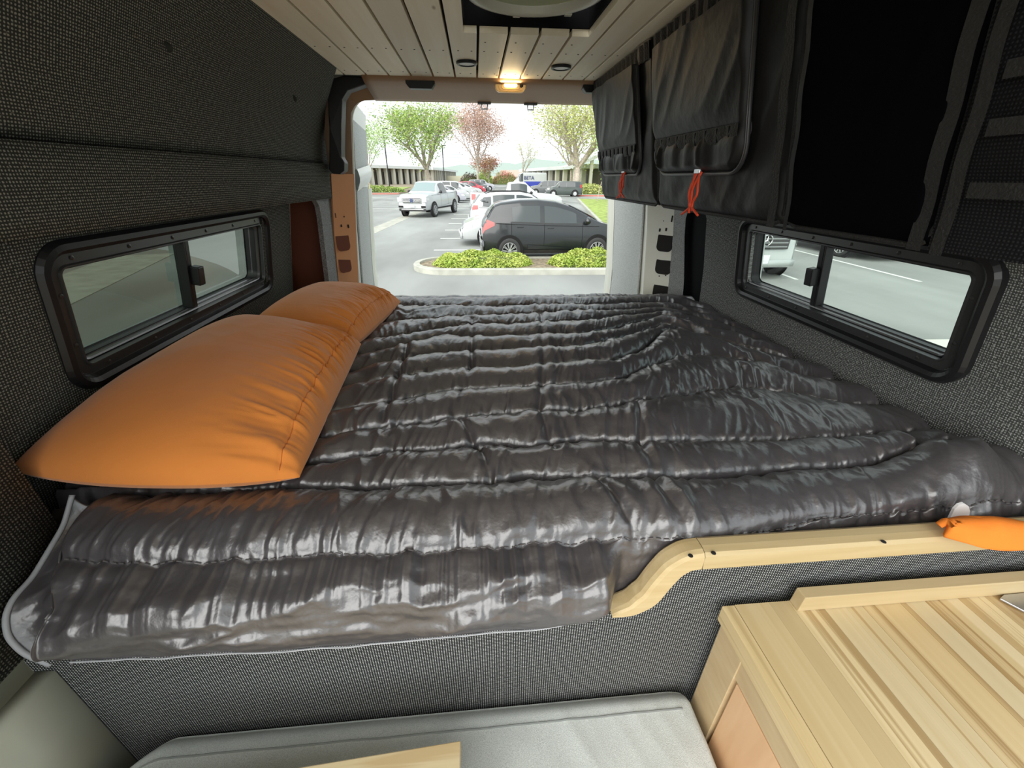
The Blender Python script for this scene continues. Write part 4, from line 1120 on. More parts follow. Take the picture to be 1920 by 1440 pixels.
b3, O3 = bag('storage_bag', 'near right black overhead bag with open dark mesh front', 0.785, 0.505, False, seed=8, dark=True)
pulls(1170, 322, 'red-orange zipper pull cords on the farthest black bag', [(-0.016, 0.085, 0.022), (0.016, 0.090, -0.020), (0.004, 0.088, 0.014), (-0.006, 0.080, -0.024)], 0)
pulls(1310, 322, 'longer bright orange zipper pull cords on the middle black bag', [(-0.016, 0.096, 0.022), (0.016, 0.100, -0.018), (0.004, 0.094, 0.014), (-0.008, 0.088, -0.020)], 0)
# binding strips on the near bag
for (y_, w_, of) in ((0.800, 0.022, 0.02), (0.755, 0.010, 0.022), (0.515, 0.02, 0.014), (0.480, 0.016, 0.02)):
    sp = np.array([[bag_pt(y_ + dy, zz, of + 0.0015 * math.sin(zz * 60)) for dy in (w_ / 2, 0, -w_ / 2)] for zz in np.linspace(2.545, 2.12, 30)])
    grid('binding_strip', sp - O3, WEBBING if w_ > .012 else BAGCLOTH, b3, flip=True)
ne = np.array([[(bagx(zz) - 0.006 + 0.02 * math.sin(zz * 30) * t_, 0.505 - 0.14 * t_, zz) for zz in np.linspace(2.548, 2.118, 24)] for t_ in np.linspace(0, 1, 8)])
grid('near_edge_cloth', ne - O3, weave('bag_side_weave', (0.006, 0.006, 0.007), (0.022, 0.022, 0.024), 0.004), b3, flip=False)
for zz in (2.36, 2.30, 2.25, 2.19):
    sp = np.array([[(bagx(z_) - 0.022, y_, z_) for z_ in (zz + 0.008, zz - 0.008)] for y_ in np.linspace(0.465, 0.39, 5)])
    grid('velcro_tab', sp - O3, WEBBING, b3, flip=True)
# ------------------------------------------------------------------ rear doors, swung open
def leaf(name, hinge, dirv, length, zb, zt, inner_sign, felt_in):
    """door leaf as a thick slab from hinge along dirv; window pressing above belt"""
    root = empty(name, (hinge[0], hinge[1], 0)); tag(root, kind='structure')
    d = np.array(dirv) / np.linalg.norm(dirv); nn = np.array([-d[1], d[0]]) * inner_sign   # towards doorway centre
    def P3(s, h, z): q = d * s + nn * h; return (q[0], q[1], z)
    # outline: leans like the pillar
    def lean(z): return 0.0
    V = []
    zz = [zb, 1.2, 1.6, 1.95, 2.25, zt - 0.08, zt]
    ln = [length, length, length, length * .985, length * .96, length * .93, length * .86]
    xo = [0, 0, 0.0, 0.03, 0.06, 0.08, 0.10]
    outer = [[P3(0, -0.05 + a, z), P3(l, -0.05 + a, z)] for z, l, a in zip(zz, ln, xo)]
    grid('outer_skin', np.array(outer), WHITEMETAL, root, smooth=False, solid=0.004)
    inr = [[P3(0, 0.0 + a, z), P3(l - 0.005, 0.0 + a, z)] for z, l, a in zip(zz, ln, xo)]
    grid('inner_frame', np.array(inr), CREAM if felt_in > 0 else WHITEMETAL, root, smooth=False, solid=0.004)
    # end face
    ef = [[P3(l, -0.052 + a, z), P3(l + 0.012, -0.03 + a, z), P3(l, 0.004 + a, z)] for z, l, a in zip(zz, ln, xo)]
    grid('leading_edge', np.array(ef), CREAM, root, smooth=True)
    # felt panel(s)
    def zl(z): return float(np.interp(z, zz, xo))
    def lw(z): return float(np.interp(z, zz, ln))
    def panel(nm, z0, z1, s0, s1, m):
        n_ = 8
        G = [[P3(s0 + (min(s1, lw(z) - 0.05) - s0) * t_, 0.010 + zl(z), z) for t_ in np.linspace(0, 1, 6)] for z in np.linspace(z0, z1, n_)]
        grid(nm, np.array(G), m, root, smooth=False, solid=0.008, solid_off=0)
    panel('lower_felt_panel', 1.15, 2.14, 0.04, length - 0.15, DOORFELT)
    panel('upper_felt_panel', 2.23, zt - 0.08, 0.04, length - 0.10, DOORFELT)
    G = [[P3(s, 0.022 + zl(z) + 0.012 * math.sin(PI * (z - 2.14) / 0.09), z + 0.05 * s) for s in np.linspace(0.02, length - 0.03, 6)] for z in np.linspace(2.13, 2.23, 6)]
    grid('waist_rib', np.array(G), WHITEMETAL, root, smooth=True)
    G = [[P3(s, 0.016 + zl(z) + 0.01 * t_, z) for t_, s in ((0, length - 0.16), (1, length - 0.13), (1, length - 0.02), (0, length))] for z in np.linspace(1.0, 2.13, 10)]
    grid('inner_rim', np.array(G), CREAM, root, smooth=True)
    return root
leaf('door_1', (-0.655, 2.28), (-0.13, 1.0), 0.74, 0.55, 2.52, -1, -1)
leaf('door_2', (0.960, 2.28), (0.045, 1.0), 0.78, 0.55, 2.52, 1, 1)
# ------------------------------------------------------------------ outside
ASPH = mat('asphalt', (0.30, 0.31, 0.295), 0.9, spec=0.2, noise=0.22, nscale=0.35, bump=0.2, bscale=60, stretch=(1.0, 0.35, 1.0))
CONC = mat('concrete', (0.44, 0.44, 0.38), 0.9, spec=0.2, noise=0.12, nscale=3)
LINE = mat('line_paint', (0.75, 0.76, 0.72), 0.8)
REDK = mat('red_kerb_paint', (0.55, 0.16, 0.12), 0.8)
SOIL = mat('mulch_soil', (0.27, 0.22, 0.15), 0.95, noise=0.4, nscale=9)
GRASS = mat('grass', (0.28, 0.36, 0.08), 0.95, noise=0.35, nscale=3)
AD = np.array([0.053, 1.0]); AD /= np.linalg.norm(AD)
ARZ = math.atan2(AD[1], AD[0]) - PI / 2
gr = MB().add([(-250, -60, 0), (250, -60, 0), (250, 420, 0), (-250, 420, 0)], [(0, 1, 2, 3)]).build('ground', ASPH)
tag(gr, kind='structure')
def slab(name, pts, h, m, label=None, cat=None, kind='structure', parent=None):
    q = MB(); q.prism(pts, 'z', 0.0, h); o = q.build(name, m, parent)
    tag(o, label, cat, None, kind); return o
def line(x0, y0, x1, y1, w_=0.10):
    d = np.array([x1 - x0, y1 - y0]); n_ = np.array([-d[1], d[0]]) / np.linalg.norm(d) * w_ / 2
    p = [(x0 + n_[0], y0 + n_[1]), (x1 + n_[0], y1 + n_[1]), (x1 - n_[0], y1 - n_[1]), (x0 - n_[0], y0 - n_[1])]
    m_ = MB(); m_.prism(p, 'z', 0.001, 0.006); return m_.build('painted_line', LINE, gr)
for k in range(9):
    line(-1.45, 14.30 + 2.9 * k, 3.6, 14.18 + 2.9 * k)
for k in range(14):
    line(-8.5, 34 + 3.2 * k, -3.2, 34 + 3.2 * k)
for x_ in (7.85, 10.75, 13.65, 4.95):
    line(x_ - 0.02, 9.4 if x_ < 8 else 9.0, x_ + 0.35, 14.5)
# gutter strip on the left, ground lightened concrete
slab('concrete_gutter', [(-5.45, 12), (-4.75, 12), (-2.2 - 0.0, 60), (-2.9, 60)], 0.006, CONC)
gr_children = None
# kerbed planting island in front
isl = empty('planting_island', (2.0, 11.3, 0)); tag(isl, 'kerbed concrete island with low green groundcover just behind the van', 'planter')
def isl_outline(inset):
    r = 0.96 - inset
    pts = []
    c0 = np.array([-0.75, 11.30])
    for g in np.linspace(PI / 2, 3 * PI / 2, 14): pts.append((c0[0] + r * math.cos(g), c0[1] - 0.0 + r * math.sin(g)))
    pts += [(5.2, 11.30 - r - 0.22), (5.2, 11.30 + r - 0.22)]
    return pts
V = []
for ins, h in ((0, 0), (0.0, 0.13), (0.02, 0.15), (0.16, 0.15), (0.165, 0.09)):
    V += [(p[0] - 2.0, p[1] - 11.3, h) for p in isl_outline(ins)]
n = len(isl_outline(0))
F = [(i * n + k, i * n + (k + 1) % n, (i + 1) * n + (k + 1) % n, (i + 1) * n + k) for i in range(4) for k in range(n)]
mobj('kerb', V, F, CONC, isl)
mobj('mulch_bed', [(p[0] - 2.0, p[1] - 11.3, 0.10) for p in isl_outline(0.16)], [tuple(range(n))], SOIL, isl)
LEAFM = mat('groundcover_leaf', (0.30, 0.42, 0.06), 0.6, col2=(0.50, 0.56, 0.14), nscale=3)
def leaf_cloud(name, centers, sizes, m, parent, flat=0.5, seed=1, off=(0, 0, 0)):
    rg = np.random.default_rng(seed)
    n_ = len(centers)
    c = np.asarray(centers, float) - np.array(off)
    a = rg.normal(size=(n_, 3)); a[:, 2] *= flat; a /= np.linalg.norm(a, axis=1)[:, None]
    b = rg.normal(size=(n_, 3)); b -= a * (a * b).sum(1)[:, None]; b /= np.linalg.norm(b, axis=1)[:, None]
    s = np.asarray(sizes)[:, None]
    V = np.stack([c - a * s, c - b * s * 0.5, c + a * s, c + b * s * 0.5], 1).reshape(-1, 3)
    F = np.arange(n_ * 4).reshape(-1, 4)
    o = mobj(name, V, F, m, parent)
    o['kind'] = 'stuff'
    return o
def shrub_mound(name, label, cx, cy, rx, ry, h, n_, m, ls, seed, rot=0.0, grp=None, cat='shrub'):
    e = empty(name, (cx, cy, 0.09)); tag(e, label, cat, grp)
    rg = np.random.default_rng(seed)
    th = rg.random(n_) * 2 * PI; rr = np.sqrt(rg.random(n_)); 
    x = rr * np.cos(th) * rx; y = rr * np.sin(th) * ry
    hh = h * np.clip(1 - rr ** 3, 0, 1) ** 0.6 * (0.75 + 0.5 * vnoise(x * 3 + seed, y * 3))
    z_ = hh * (0.35 + 0.65 * rg.random(n_) ** 0.35)
    c = np.stack([x * math.cos(rot) - y * math.sin(rot), x * math.sin(rot) + y * math.cos(rot), z_], 1)
    leaf_cloud('foliage', c, rg.uniform(0.6, 1.3, n_) * ls, m, e, seed=seed)
    gx = np.linspace(-1, 1, 20); G = []
    core = []
    for a_ in np.linspace(0, 2 * PI, 25):
        core.append([(0.97 * rx * f * math.cos(a_), 0.97 * ry * f * math.sin(a_), 0.78 * h * max(0, 1 - f ** 3) ** 0.6) for f in np.linspace(0, 1, 8)])
    core = np.array(core); c2 = core.copy(); c2[..., 0] = core[..., 0] * math.cos(rot) - core[..., 1] * math.sin(rot); c2[..., 1] = core[..., 0] * math.sin(rot) + core[..., 1] * math.cos(rot)
    grid('stems', c2, mat('stem_green' + str(seed), (0.09, 0.12, 0.03), 0.9), e)
    return e
shrub_mound('groundcover_shrub', 'left low green groundcover shrub on the kerbed island', 0.15, 11.25, 1.35, 0.74, 0.33, 9000, LEAFM, 0.036, 21)
shrub_mound('groundcover_shrub', 'right low green groundcover shrub on the island, in front of the black hatchback', 3.35, 11.12, 1.45, 0.74, 0.38, 9000, LEAFM, 0.036, 22)

# ---- vehicles
CARGLASS = mat('car_glass', (0.06, 0.07, 0.072), 0.12, spec=0.5, coat=0.25)
CARGLASS_L = mat('car_glass_light', (0.20, 0.28, 0.28), 0.06, spec=1.0, coat=1.0)
TYRE = mat('tyre', (0.035, 0.035, 0.035), 0.8)
RIM = mat('alloy', (0.62, 0.63, 0.64), 0.3, metal=0.6)
CHROME = mat('chrome', (0.7, 0.7, 0.7), 0.15, metal=1.0)
LAMPR = mat('tail_lamp', (0.42, 0.02, 0.015), 0.2, coat=1.0)
LAMPW = mat('head_lamp', (0.6, 0.62, 0.62), 0.1, coat=1.0)
ARCH = mat('wheel_well', (0.006, 0.006, 0.006), 0.9)
DARKPL = mat('dark_bumper', (0.03, 0.03, 0.03), 0.6)
PLATE = mat('number_plate', (0.75, 0.76, 0.78), 0.5)
def paint(name, c): return mat(name, c, 0.32, spec=0.5, coat=0.9)
PB = paint('black_paint', (0.010, 0.013, 0.015)); PW = paint('white_paint', (0.50, 0.52, 0.52)); PS = paint('silver_paint', (0.42, 0.42, 0.47))
PG = paint('grey_paint', (0.10, 0.11, 0.11)); PR = paint('red_paint', (0.45, 0.04, 0.06)); PBL = paint('blue_paint', (0.04, 0.06, 0.40)); PGR = paint('green_grey_paint', (0.06, 0.075, 0.07))
KINDS = {
 'hatchback': dict(L=4.06, W=1.70, top=[(-2.03, .50), (-2.03, .85), (-1.96, 1.0), (-1.78, 1.27), (-1.66, 1.40), (-1.5, 1.45), (-.95, 1.515), (-.45, 1.525), (.05, 1.48), (.5, 1.37), (1.0, 1.155), (1.35, 1.01), (1.72, .90), (1.93, .77), (2.03, .5)],
                   belt=[(-2, 1.02), (0, .95), (1.3, .93)], wheels=(-1.28, 1.25), wr=.315, win=[(-1.20, -.42, .13), (-.30, .62, .12)], ws=(.45, 1.25), rw=(-1.90, -1.70)),
 'suv': dict(L=4.35, W=1.78, top=[(-2.17, .55), (-2.15, .95), (-2.05, 1.15), (-1.75, 1.52), (-1.55, 1.58), (-.8, 1.64), (0, 1.63), (.45, 1.55), (1.15, 1.16), (1.7, 1.05), (2.05, .88), (2.17, .55)],
             belt=[(-2, 1.12), (0, 1.04), (1.3, 1.0)], wheels=(-1.33, 1.30), wr=.34, win=[(-1.62, -1.28, .12), (-1.2, -.30, .05), (-.22, .75, .05)], ws=(.50, 1.10), rw=(-2.0, -1.72)),
 'sedan': dict(L=4.75, W=1.82, top=[(-2.37, .55), (-2.35, .85), (-2.25, 1.03), (-1.85, 1.08), (-1.55, 1.12), (-.9, 1.38), (-.5, 1.44), (.1, 1.45), (.45, 1.40), (1.25, 1.00), (1.9, .90), (2.25, .76), (2.37, .5)],
               belt=[(-2, 1.0), (0, .95), (1.3, .92)], wheels=(-1.40, 1.40), wr=.33, win=[(-1.15, -.30, .05), (-.22, .78, .05)], ws=(.50, 1.18), rw=(-1.48, -.92)),
 'pickup': dict(L=5.75, W=2.03, top=[(-2.87, .60), (-2.86, 1.30), (-2.8, 1.36), (-.62, 1.36), (-.58, 1.40), (-.50, 1.86), (-.38, 1.92), (.1, 1.96), (.55, 1.91), (1.22, 1.38), (1.4, 1.32), (2.45, 1.24), (2.75, 1.14), (2.85, .95), (2.87, .6)],
                belt=[(-3, 1.34), (0, 1.28), (1.3, 1.25)], wheels=(-1.70, 1.88), wr=.40, win=[(-.38, .62, .07)], ws=(.62, 1.20), rw=None, bot=.42),
 'wagon': dict(L=4.7, W=1.88, top=[(-2.35, .55), (-2.33, 1.1), (-2.25, 1.60), (-2.1, 1.76), (-1, 1.80), (.3, 1.78), (.6, 1.70), (1.1, 1.22), (1.9, 1.12), (2.25, 1.0), (2.35, .6)],
               belt=[(-3, 1.12), (0, 1.10), (1.3, 1.1)], wheels=(-1.38, 1.42), wr=.37, win=[(-2.0, -1.3, .10), (-1.2, -.3, .07), (-.2, .62, .07)], ws=(.66, 1.06), rw=(-2.3, -2.2)),
 'van': dict(L=5.9, W=2.0, top=[(-2.95, .5), (-2.94, 2.55), (-2.85, 2.68), (-1, 2.72), (1.2, 2.70), (1.55, 2.6), (2.25, 1.60), (2.55, 1.35), (2.85, 1.10), (2.95, .75), (2.95, .4)],
             belt=[(-3, 1.35), (1.3, 1.3), (3, 1.1)], wheels=(-1.9, 2.25), wr=.36, win=[(1.15, 1.9, .1)], ws=(1.62, 2.22), rw=None, bot=.30),
}
def make_car(name, label, kind, pnt, loc_, rz, grp=None, detail=True, glass_m=None, cat='car', roof_rack=False):
    K = KINDS[kind]; L, W = K['L'], K['W']; bot0 = K.get('bot', .24)
    root = empty(name, (loc_[0], loc_[1], 0.0), rz); tag(root, label, cat, grp)
    glass_m = glass_m or CARGLASS
    tx, tz = zip(*K['top']); bx, bz = zip(*K['belt'])
    def top(x): return float(np.interp(x, tx, tz))
    def belt(x): return min(float(np.interp(x, bx, bz)), top(x) - 0.03)
    def plan(x):
        q = abs(x) / (L / 2); return W / 2 * (1 - 0.16 * max(0, (q - 0.55) / 0.45) ** 2.2)
    def sidey(x, z):
        w_ = plan(x); b = belt(x); t_ = top(x)
        if z <= b:
            return w_ * float(np.interp(z, [bot0, bot0 + .10, .45 * (b + bot0) + .1, b], [.93, .985, 1.0, .955]))
        gh = max(0.0, min(1.0, (t_ - b) / 0.40))
        yr = w_ * (.955 - 0.22 * gh)
        return w_ * .955 + (yr - w_ * .955) * min(1, (z - b) / max(1e-3, (t_ - .05 - b)))
    xs = np.unique(np.concatenate([np.linspace(-L / 2, L / 2, 44), np.array(tx)]))
    G = []
    for x in xs:
        b = belt(x); t_ = top(x); bt = min(bot0, t_ - .1); w_ = plan(x)
        zs = [bt, bt + .02, bt + .10, bt + (b - bt) * .35, bt + (b - bt) * .62, bt + (b - bt) * .85, b - .012, b, b + (t_ - b) * .35, b + (t_ - b) * .7]
        half = [(0.0, bt)] + [(sidey(x, z_), z_) for z_ in zs] + [(sidey(x, t_) * .985, t_ - min(.05, (t_ - b) * .28)), (sidey(x, t_) * .93, t_ - .012 - 0.0), (sidey(x, t_) * .6, t_ + .012), (0.0, t_ + .02)]
        row = [(x, -y, z) for y, z in half] + [(x, y, z) for y, z in half[::-1][1:]]
        G.append(row)
    G = np.array(G)
    body = grid('body', G, pnt, root, flip=False)
    me = body.data
    # close nose and tail
    nvv = G.shape[1]; V0 = [tuple(p) for p in G[0]]; V1 = [tuple(p) for p in G[-1]]
    mobj('tail_panel', V0, [tuple(range(nvv))[::-1]], pnt, root); mobj('nose_panel', V1, [tuple(range(nvv))], pnt, root)
    e_ = 0.008
    def side_patch(nm, x0, x1, zb_, zt_, m, par=root, sides=(-1, 1), nx=10, nz_=4, off=e_):
        for s in sides:
            g = [[(x, s * (sidey(x, z) + off), z) for z in np.linspace(zb_(x), zt_(x), nz_)] for x in np.linspace(x0, x1, nx)]
            grid(nm, np.array(g), m, par, flip=(s > 0))
    for (x0, x1, mg) in K['win']:
        zb_ = lambda x: belt(x) + .035
        zt_ = lambda x, mg=mg: max(belt(x) + .04, top(x) - max(.085, mg))
        side_patch('side_window', x0, x1, zb_, zt_, glass_m)
    if kind != 'van' :
        side_patch('window_trim', K['win'][0][0] - .05, K['win'][-1][1] + .06, lambda x: belt(x) + .01, lambda x: belt(x) + .03, DARKPL, off=.006, nz_=2)
    def top_patch(nm, x0, x1, m, wfac=.80, off=.012):
        g = []
        for x in np.linspace(x0, x1, 8):
            yy = sidey(x, top(x)) * wfac
            g.append([(x, y_, top(x) + .02 - .012 * min(1.0, abs(y_ / (sidey(x, top(x)) * .6)) ) + off) for y_ in np.linspace(-yy, yy, 7)])
        grid(nm, np.array(g), m, root)
    top_patch('windscreen', K['ws'][0], K['ws'][1], CARGLASS_L if kind == 'pickup' else glass_m, .90)
    if K['rw']: top_patch('rear_window', K['rw'][0], K['rw'][1], glass_m)
    r = K['wr']
    for wx in K['wheels']:
        for s in (-1, 1):
            yo = s * (plan(wx) + 0.0)
            MB().lathe([(0.0, 0.012), (r + .07, 0.012), (r + .085, -0.02)] if s > 0 else [(0.0, -0.012), (r + .07, -0.012), (r + .085, 0.02)], 28, (wx, yo, r + .005), 'y').build('wheel_well', ARCH, root)
            w0 = MB().lathe([(r * .66, .03 * s), (r * .72, .045 * s), (r * .93, .05 * s), (r, .025 * s), (r, -.15 * s), (r * .9, -.17 * s), (r * .6, -.17 * s)], 30, (wx, yo, r), 'y').build('wheel', TYRE, root, smooth=True)
            mobj('rim_back', [(wx + r * .70 * math.cos(g), yo + .025 * s, r + r * .70 * math.sin(g)) for g in np.linspace(0, 2 * PI, 25)[:-1]], [tuple(range(24)) if s < 0 else tuple(range(24))[::-1]], ARCH, w0)
            if detail:
                q = MB()
                for k in range(10):
                    g = 2 * PI * k / 10
                    for dg in (-.10, .10):
                        a_ = (wx + r * .12 * math.cos(g), yo + .045 * s, r + r * .12 * math.sin(g)); b_ = (wx + r * .66 * math.cos(g + dg), yo + .045 * s, r + r * .66 * math.sin(g + dg))
                        q.tube([a_, b_], .011, 4)
                q.lathe([(r * .62, .04 * s), (r * .65, .055 * s), (r * .68, .04 * s)], 28, (wx, yo, r), 'y'); q.lathe([(0, .055 * s), (r * .16, .05 * s)], 12, (wx, yo, r), 'y')
                q.build('alloy_spokes', RIM, w0)
            else:
                MB().lathe([(0, .05 * s), (r * .2, .05 * s), (r * .45, .035 * s), (r * .62, .045 * s)], 14, (wx, yo, r), 'y').build('alloy_disc', RIM, w0, smooth=True)
    # lamps
    tl0 = {'hatchback': (.78, 1.12), 'suv': (.98, 1.16), 'sedan': (.78, 1.0), 'pickup': (.95, 1.28), 'wagon': (1.0, 1.4), 'van': (.9, 1.3)}[kind]
    side_patch('tail_lamp', -L / 2 + (.005 if kind == 'hatchback' else .10), -L / 2 + .34, lambda x: min(tl0[0] + (x + L / 2) * (.45 if kind == 'hatchback' else .1), top(x) - .14), lambda x: min(tl0[1] + (0 if kind != 'hatchback' else .0) - (x + L / 2) * (.35 if kind == 'hatchback' else 0), top(x) - .02), LAMPR, off=.012, nx=6)
    hz = {'hatchback': .74, 'suv': .86, 'sedan': .70, 'pickup': 1.02, 'wagon': .9, 'van': .98}[kind]
    side_patch('head_lamp', L / 2 - .40, L / 2 - .02, lambda x: hz - .08, lambda x: min(hz + .07, top(x) - .03), LAMPW, off=.012, nx=6)
    # mirrors, handles
    mx_ = K['ws'][1] - .32
    for s in (-1, 1):
        mz = belt(mx_) + .06
        MB().tube([(mx_, s * (sidey(mx_, mz)), mz), (mx_ - .02, s * (sidey(mx_, mz) + .10), mz + .02)], .02, 5).lathe([(0, -.09), (.07, -.07), (.09, 0), (.07, .07), (0, .09)], 12, (mx_ - .02, s * (sidey(mx_, mz) + .13), mz + .045), 'y').build('door_mirror', pnt if kind != 'pickup' else DARKPL, root, smooth=True)
    if detail:
        for hx_ in ([-.98, -.12] if kind != 'pickup' else [-.22]):
            for s in (-1, 1):
                z_ = belt(hx_) - .09; MB().box((hx_ - .09, s * (sidey(hx_, z_) + .004) - .012, z_ - .012), (hx_ + .09, s * (sidey(hx_, z_) + .004) + .012, z_ + .012)).build('door_handle', pnt, root, bevel=.004)
        # door gaps, crease, sill
        for gx_ in ([-.30, .80, -1.22] if kind != 'pickup' else [-.50, .72]):
            side_patch('door_gap', gx_ - .006, gx_ + .006, lambda x: bot0 + .12, lambda x: belt(x) - .0, ARCH, nx=2, nz_=8, off=.003)
        side_patch('side_crease', -L / 2 + .38, L / 2 - .75, lambda x: belt(x) - .035 - .02 * 0, lambda x: belt(x) - .022, ARCH, nx=14, nz_=2, off=.005)
        side_patch('sill', K['wheels'][0] + r + .1, K['wheels'][1] - r - .1, lambda x: bot0 + .02, lambda x: bot0 + .10, DARKPL if kind == 'pickup' else pnt, nx=8, nz_=3, off=.022)
        side_patch('sill_highlight', K['wheels'][0] + r + .2, K['wheels'][1] - r - .15, lambda x: bot0 + .12 + .0 * x, lambda x: bot0 + .135 + max(0, .5 - x) * .07, CHROME if kind == 'x' else pnt, nx=8, nz_=3, off=.03)
    # bumpers
    g = [[(s_x, y_, z_) for z_ in (bot0 + .02, .48)] for y_, s_x in [(yy, L / 2 + .03 - .10 * abs(yy / (W / 2)) ** 2.5) for yy in np.linspace(-W / 2 * .88, W / 2 * .88, 12)]]
    grid('front_bumper', np.array(g), CHROME if kind == 'pickup' else pnt, root, flip=False, solid=.03, solid_off=1)
    g = [[(-s_x, y_, z_) for z_ in (bot0 + .02, .55)] for y_, s_x in [(yy, L / 2 + .03 - .10 * abs(yy / (W / 2)) ** 2.5) for yy in np.linspace(-W / 2 * .88, W / 2 * .88, 12)]]
    grid('rear_bumper', np.array(g), CHROME if kind == 'pickup' else pnt, root, flip=True, solid=.03, solid_off=1)
    MB().box((L / 2 + .055, -.16, .40 if kind != 'pickup' else .58), (L / 2 + .065, .16, .50 if kind != 'pickup' else .72)).build('number_plate', PLATE, root)
    MB().box((-L / 2 - .065, -.16, .62), (-L / 2 - .05, .16, .75)).build('number_plate', PLATE, root)
    return root, K, sidey, top, belt, plan

W2 = PI
# black hatchback broadside behind the island, nose to the right
bk, *_ = make_car('hatchback_car', 'black hatchback parked broadside just behind the planted island', 'hatchback', PB, (2.18, 12.74), math.radians(1.5), cat='car')
bk.scale = (1.0, 1.0, 1.08)
MB().tube([(-1.86, -.62, 1.475), (-2.0, -.4, 1.485), (-2.03, 0, 1.49), (-2.0, .4, 1.485), (-1.86, .62, 1.475)], .02, 6).build('roof_spoiler', PB, bk, smooth=True)
# white sedan behind it, nose to the left
make_car('sedan_car', 'white sedan parked behind the black hatchback, its nose to the left', 'sedan', PW, (1.80, 15.9), PI + math.radians(2.0))
# white small suv behind, tail to the left
sv, K_, sy_, tp_f, bl_f, pl_f = make_car('compact_suv', 'white compact suv with roof rails parked beyond the black hatchback, tail to the left', 'suv', PW, (1.90, 19.1), math.radians(2.0))
for s in (-1, 1):
    MB().tube([(-1.5, s * .55, 1.60), (-1.3, s * .56, 1.67), (.1, s * .56, 1.68), (.4, s * .55, 1.60)], .018, 5).build('roof_rail', DARKPL, sv)
make_car('pickup_truck', 'white pickup truck parked on the right, facing right beyond the white suv', 'pickup', PW, (2.55, 28.0), math.radians(0), cat='truck', detail=False)
# white pickup driving towards the van on the left
pk, K_, sy_, tp_f, bl_f, pl_f = make_car('pickup_truck', 'white pickup truck in the aisle on the left, its chrome grille facing the camera', 'pickup', PW, (-2.90, 29.2), math.radians(-90 - 17), cat='truck')
L = 5.75
gq = MB().box((L / 2 - .02, -.60, .80), (L / 2 + .035, .60, 1.10)); gq.build('grille_surround', CHROME, pk, bevel=.02)
MB().box((L / 2 + .030, -.56, .83), (L / 2 + .040, .56, 1.07)).build('grille_void', ARCH, pk)
for z_ in (.885, .95, 1.015): MB().box((L / 2 + .035, -.56, z_ - .018), (L / 2 + .06, .56, z_ + .018)).build('grille_bar', CHROME, pk, bevel=.004)
MB().lathe([(0, .075), (.11, .07), (.115, .055)], 24, (L / 2, 0, .95), 'x').build('oval_badge', mat('dark_blue_badge', (.05, .07, .15), .3), pk).scale = (1, 1.0, 1.0)
for s in (-1, 1):
    MB().box((L / 2 - .06, s * .78 - .15, .86), (L / 2 + .02, s * .78 + .15, 1.10)).build('head_lamp', LAMPW, pk, bevel=.03)
    MB().box((L / 2 + .02, s * .72 - .14, .56), (L / 2 + .06, s * .72 + .14, .66)).build('fog_lamp', ARCH, pk, bevel=.01)
MB().box((L / 2 - .03, -.86, .36), (L / 2 + .02, .86, .50)).build('air_dam', DARKPL, pk, bevel=.03)
# parked row on the left of the aisle
row_specs = [
 ('sedan', PS, 'silver grey sedan first in the parked row behind the driving pickup', -5.9, 43.0), ('sedan', PW, 'white sedan second in the parked row on the left', -5.6, 46.6),
 ('wagon', PW, 'white boxy suv third in the parked row on the left', -5.4, 50.4), ('suv', PW, 'white hatchback suv fourth in the parked row on the left', -5.2, 54.4),
 ('sedan', PW, 'white sedan fifth in the parked row, before the red car', -4.9, 59.0), ('suv', PR, 'dark red car near the far end of the parked row on the left', -4.6, 66.0),
 ('suv', PG, 'dark grey car beside the red car at the far end of the row', -4.0, 73.0), ('wagon', PS, 'pale silver minivan, last in the parked row on the left', -3.2, 82.0)]
for (kd, pc, lb, x_, y_) in row_specs:
    x_ = -3.3 + (y_ - 43) * .115
    make_car('parked_car', lb, kd, pc, (x_, y_), math.radians(2), grp='cars parked along the left row', detail=False)
# right side vehicles
bx_, *_ = make_car('panel_van', 'white and blue panel van with lettering parked far off on the right', 'van', PW, (10.6, 88.0), math.radians(-176), cat='van', detail=False)
bx_.scale = (1.15, 1.1, 1.12)
for s in (-1, 1):
    q = MB().box((-2.6, s * 1.0 - .01 + (.012 if s > 0 else -.012), .5), (1.0, s * 1.0 + .01 + (.012 if s > 0 else -.012), 1.35)); q.build('blue_side_band', PBL, bx_)
fc = bpy.data.curves.new('lettering', 'FONT'); fc.body = 'BETA'; fc.size = 0.75; fc.extrude = .004; fc.offset = 0.012
fo = bpy.data.objects.new('lettering', fc); COL.objects.link(fo); fo.parent = bx_; fo.data.materials.append(mat('navy_lettering', (.03, .04, .12), .5))
bpy.context.view_layer.update()
lm = bpy.data.meshes.new_from_object(fo)
bpy.data.objects.remove(fo)
fo = bpy.data.objects.new('lettering', lm); COL.objects.link(fo); fo.parent = bx_
fo.location = (1.05, 1.02, 1.65); fo.rotation_euler = (PI / 2, 0, PI)
make_car('parked_suv', 'dark grey suv parked on the right in front of the lettered van', 'wagon', PG, (10.0, 63.0), math.radians(174), cat='car', detail=False)
make_car('parked_suv', 'dark green-grey suv parked at the far right near the tree trunk', 'wagon', PGR, (11.6, 58.0), math.radians(176), cat='car', detail=False)
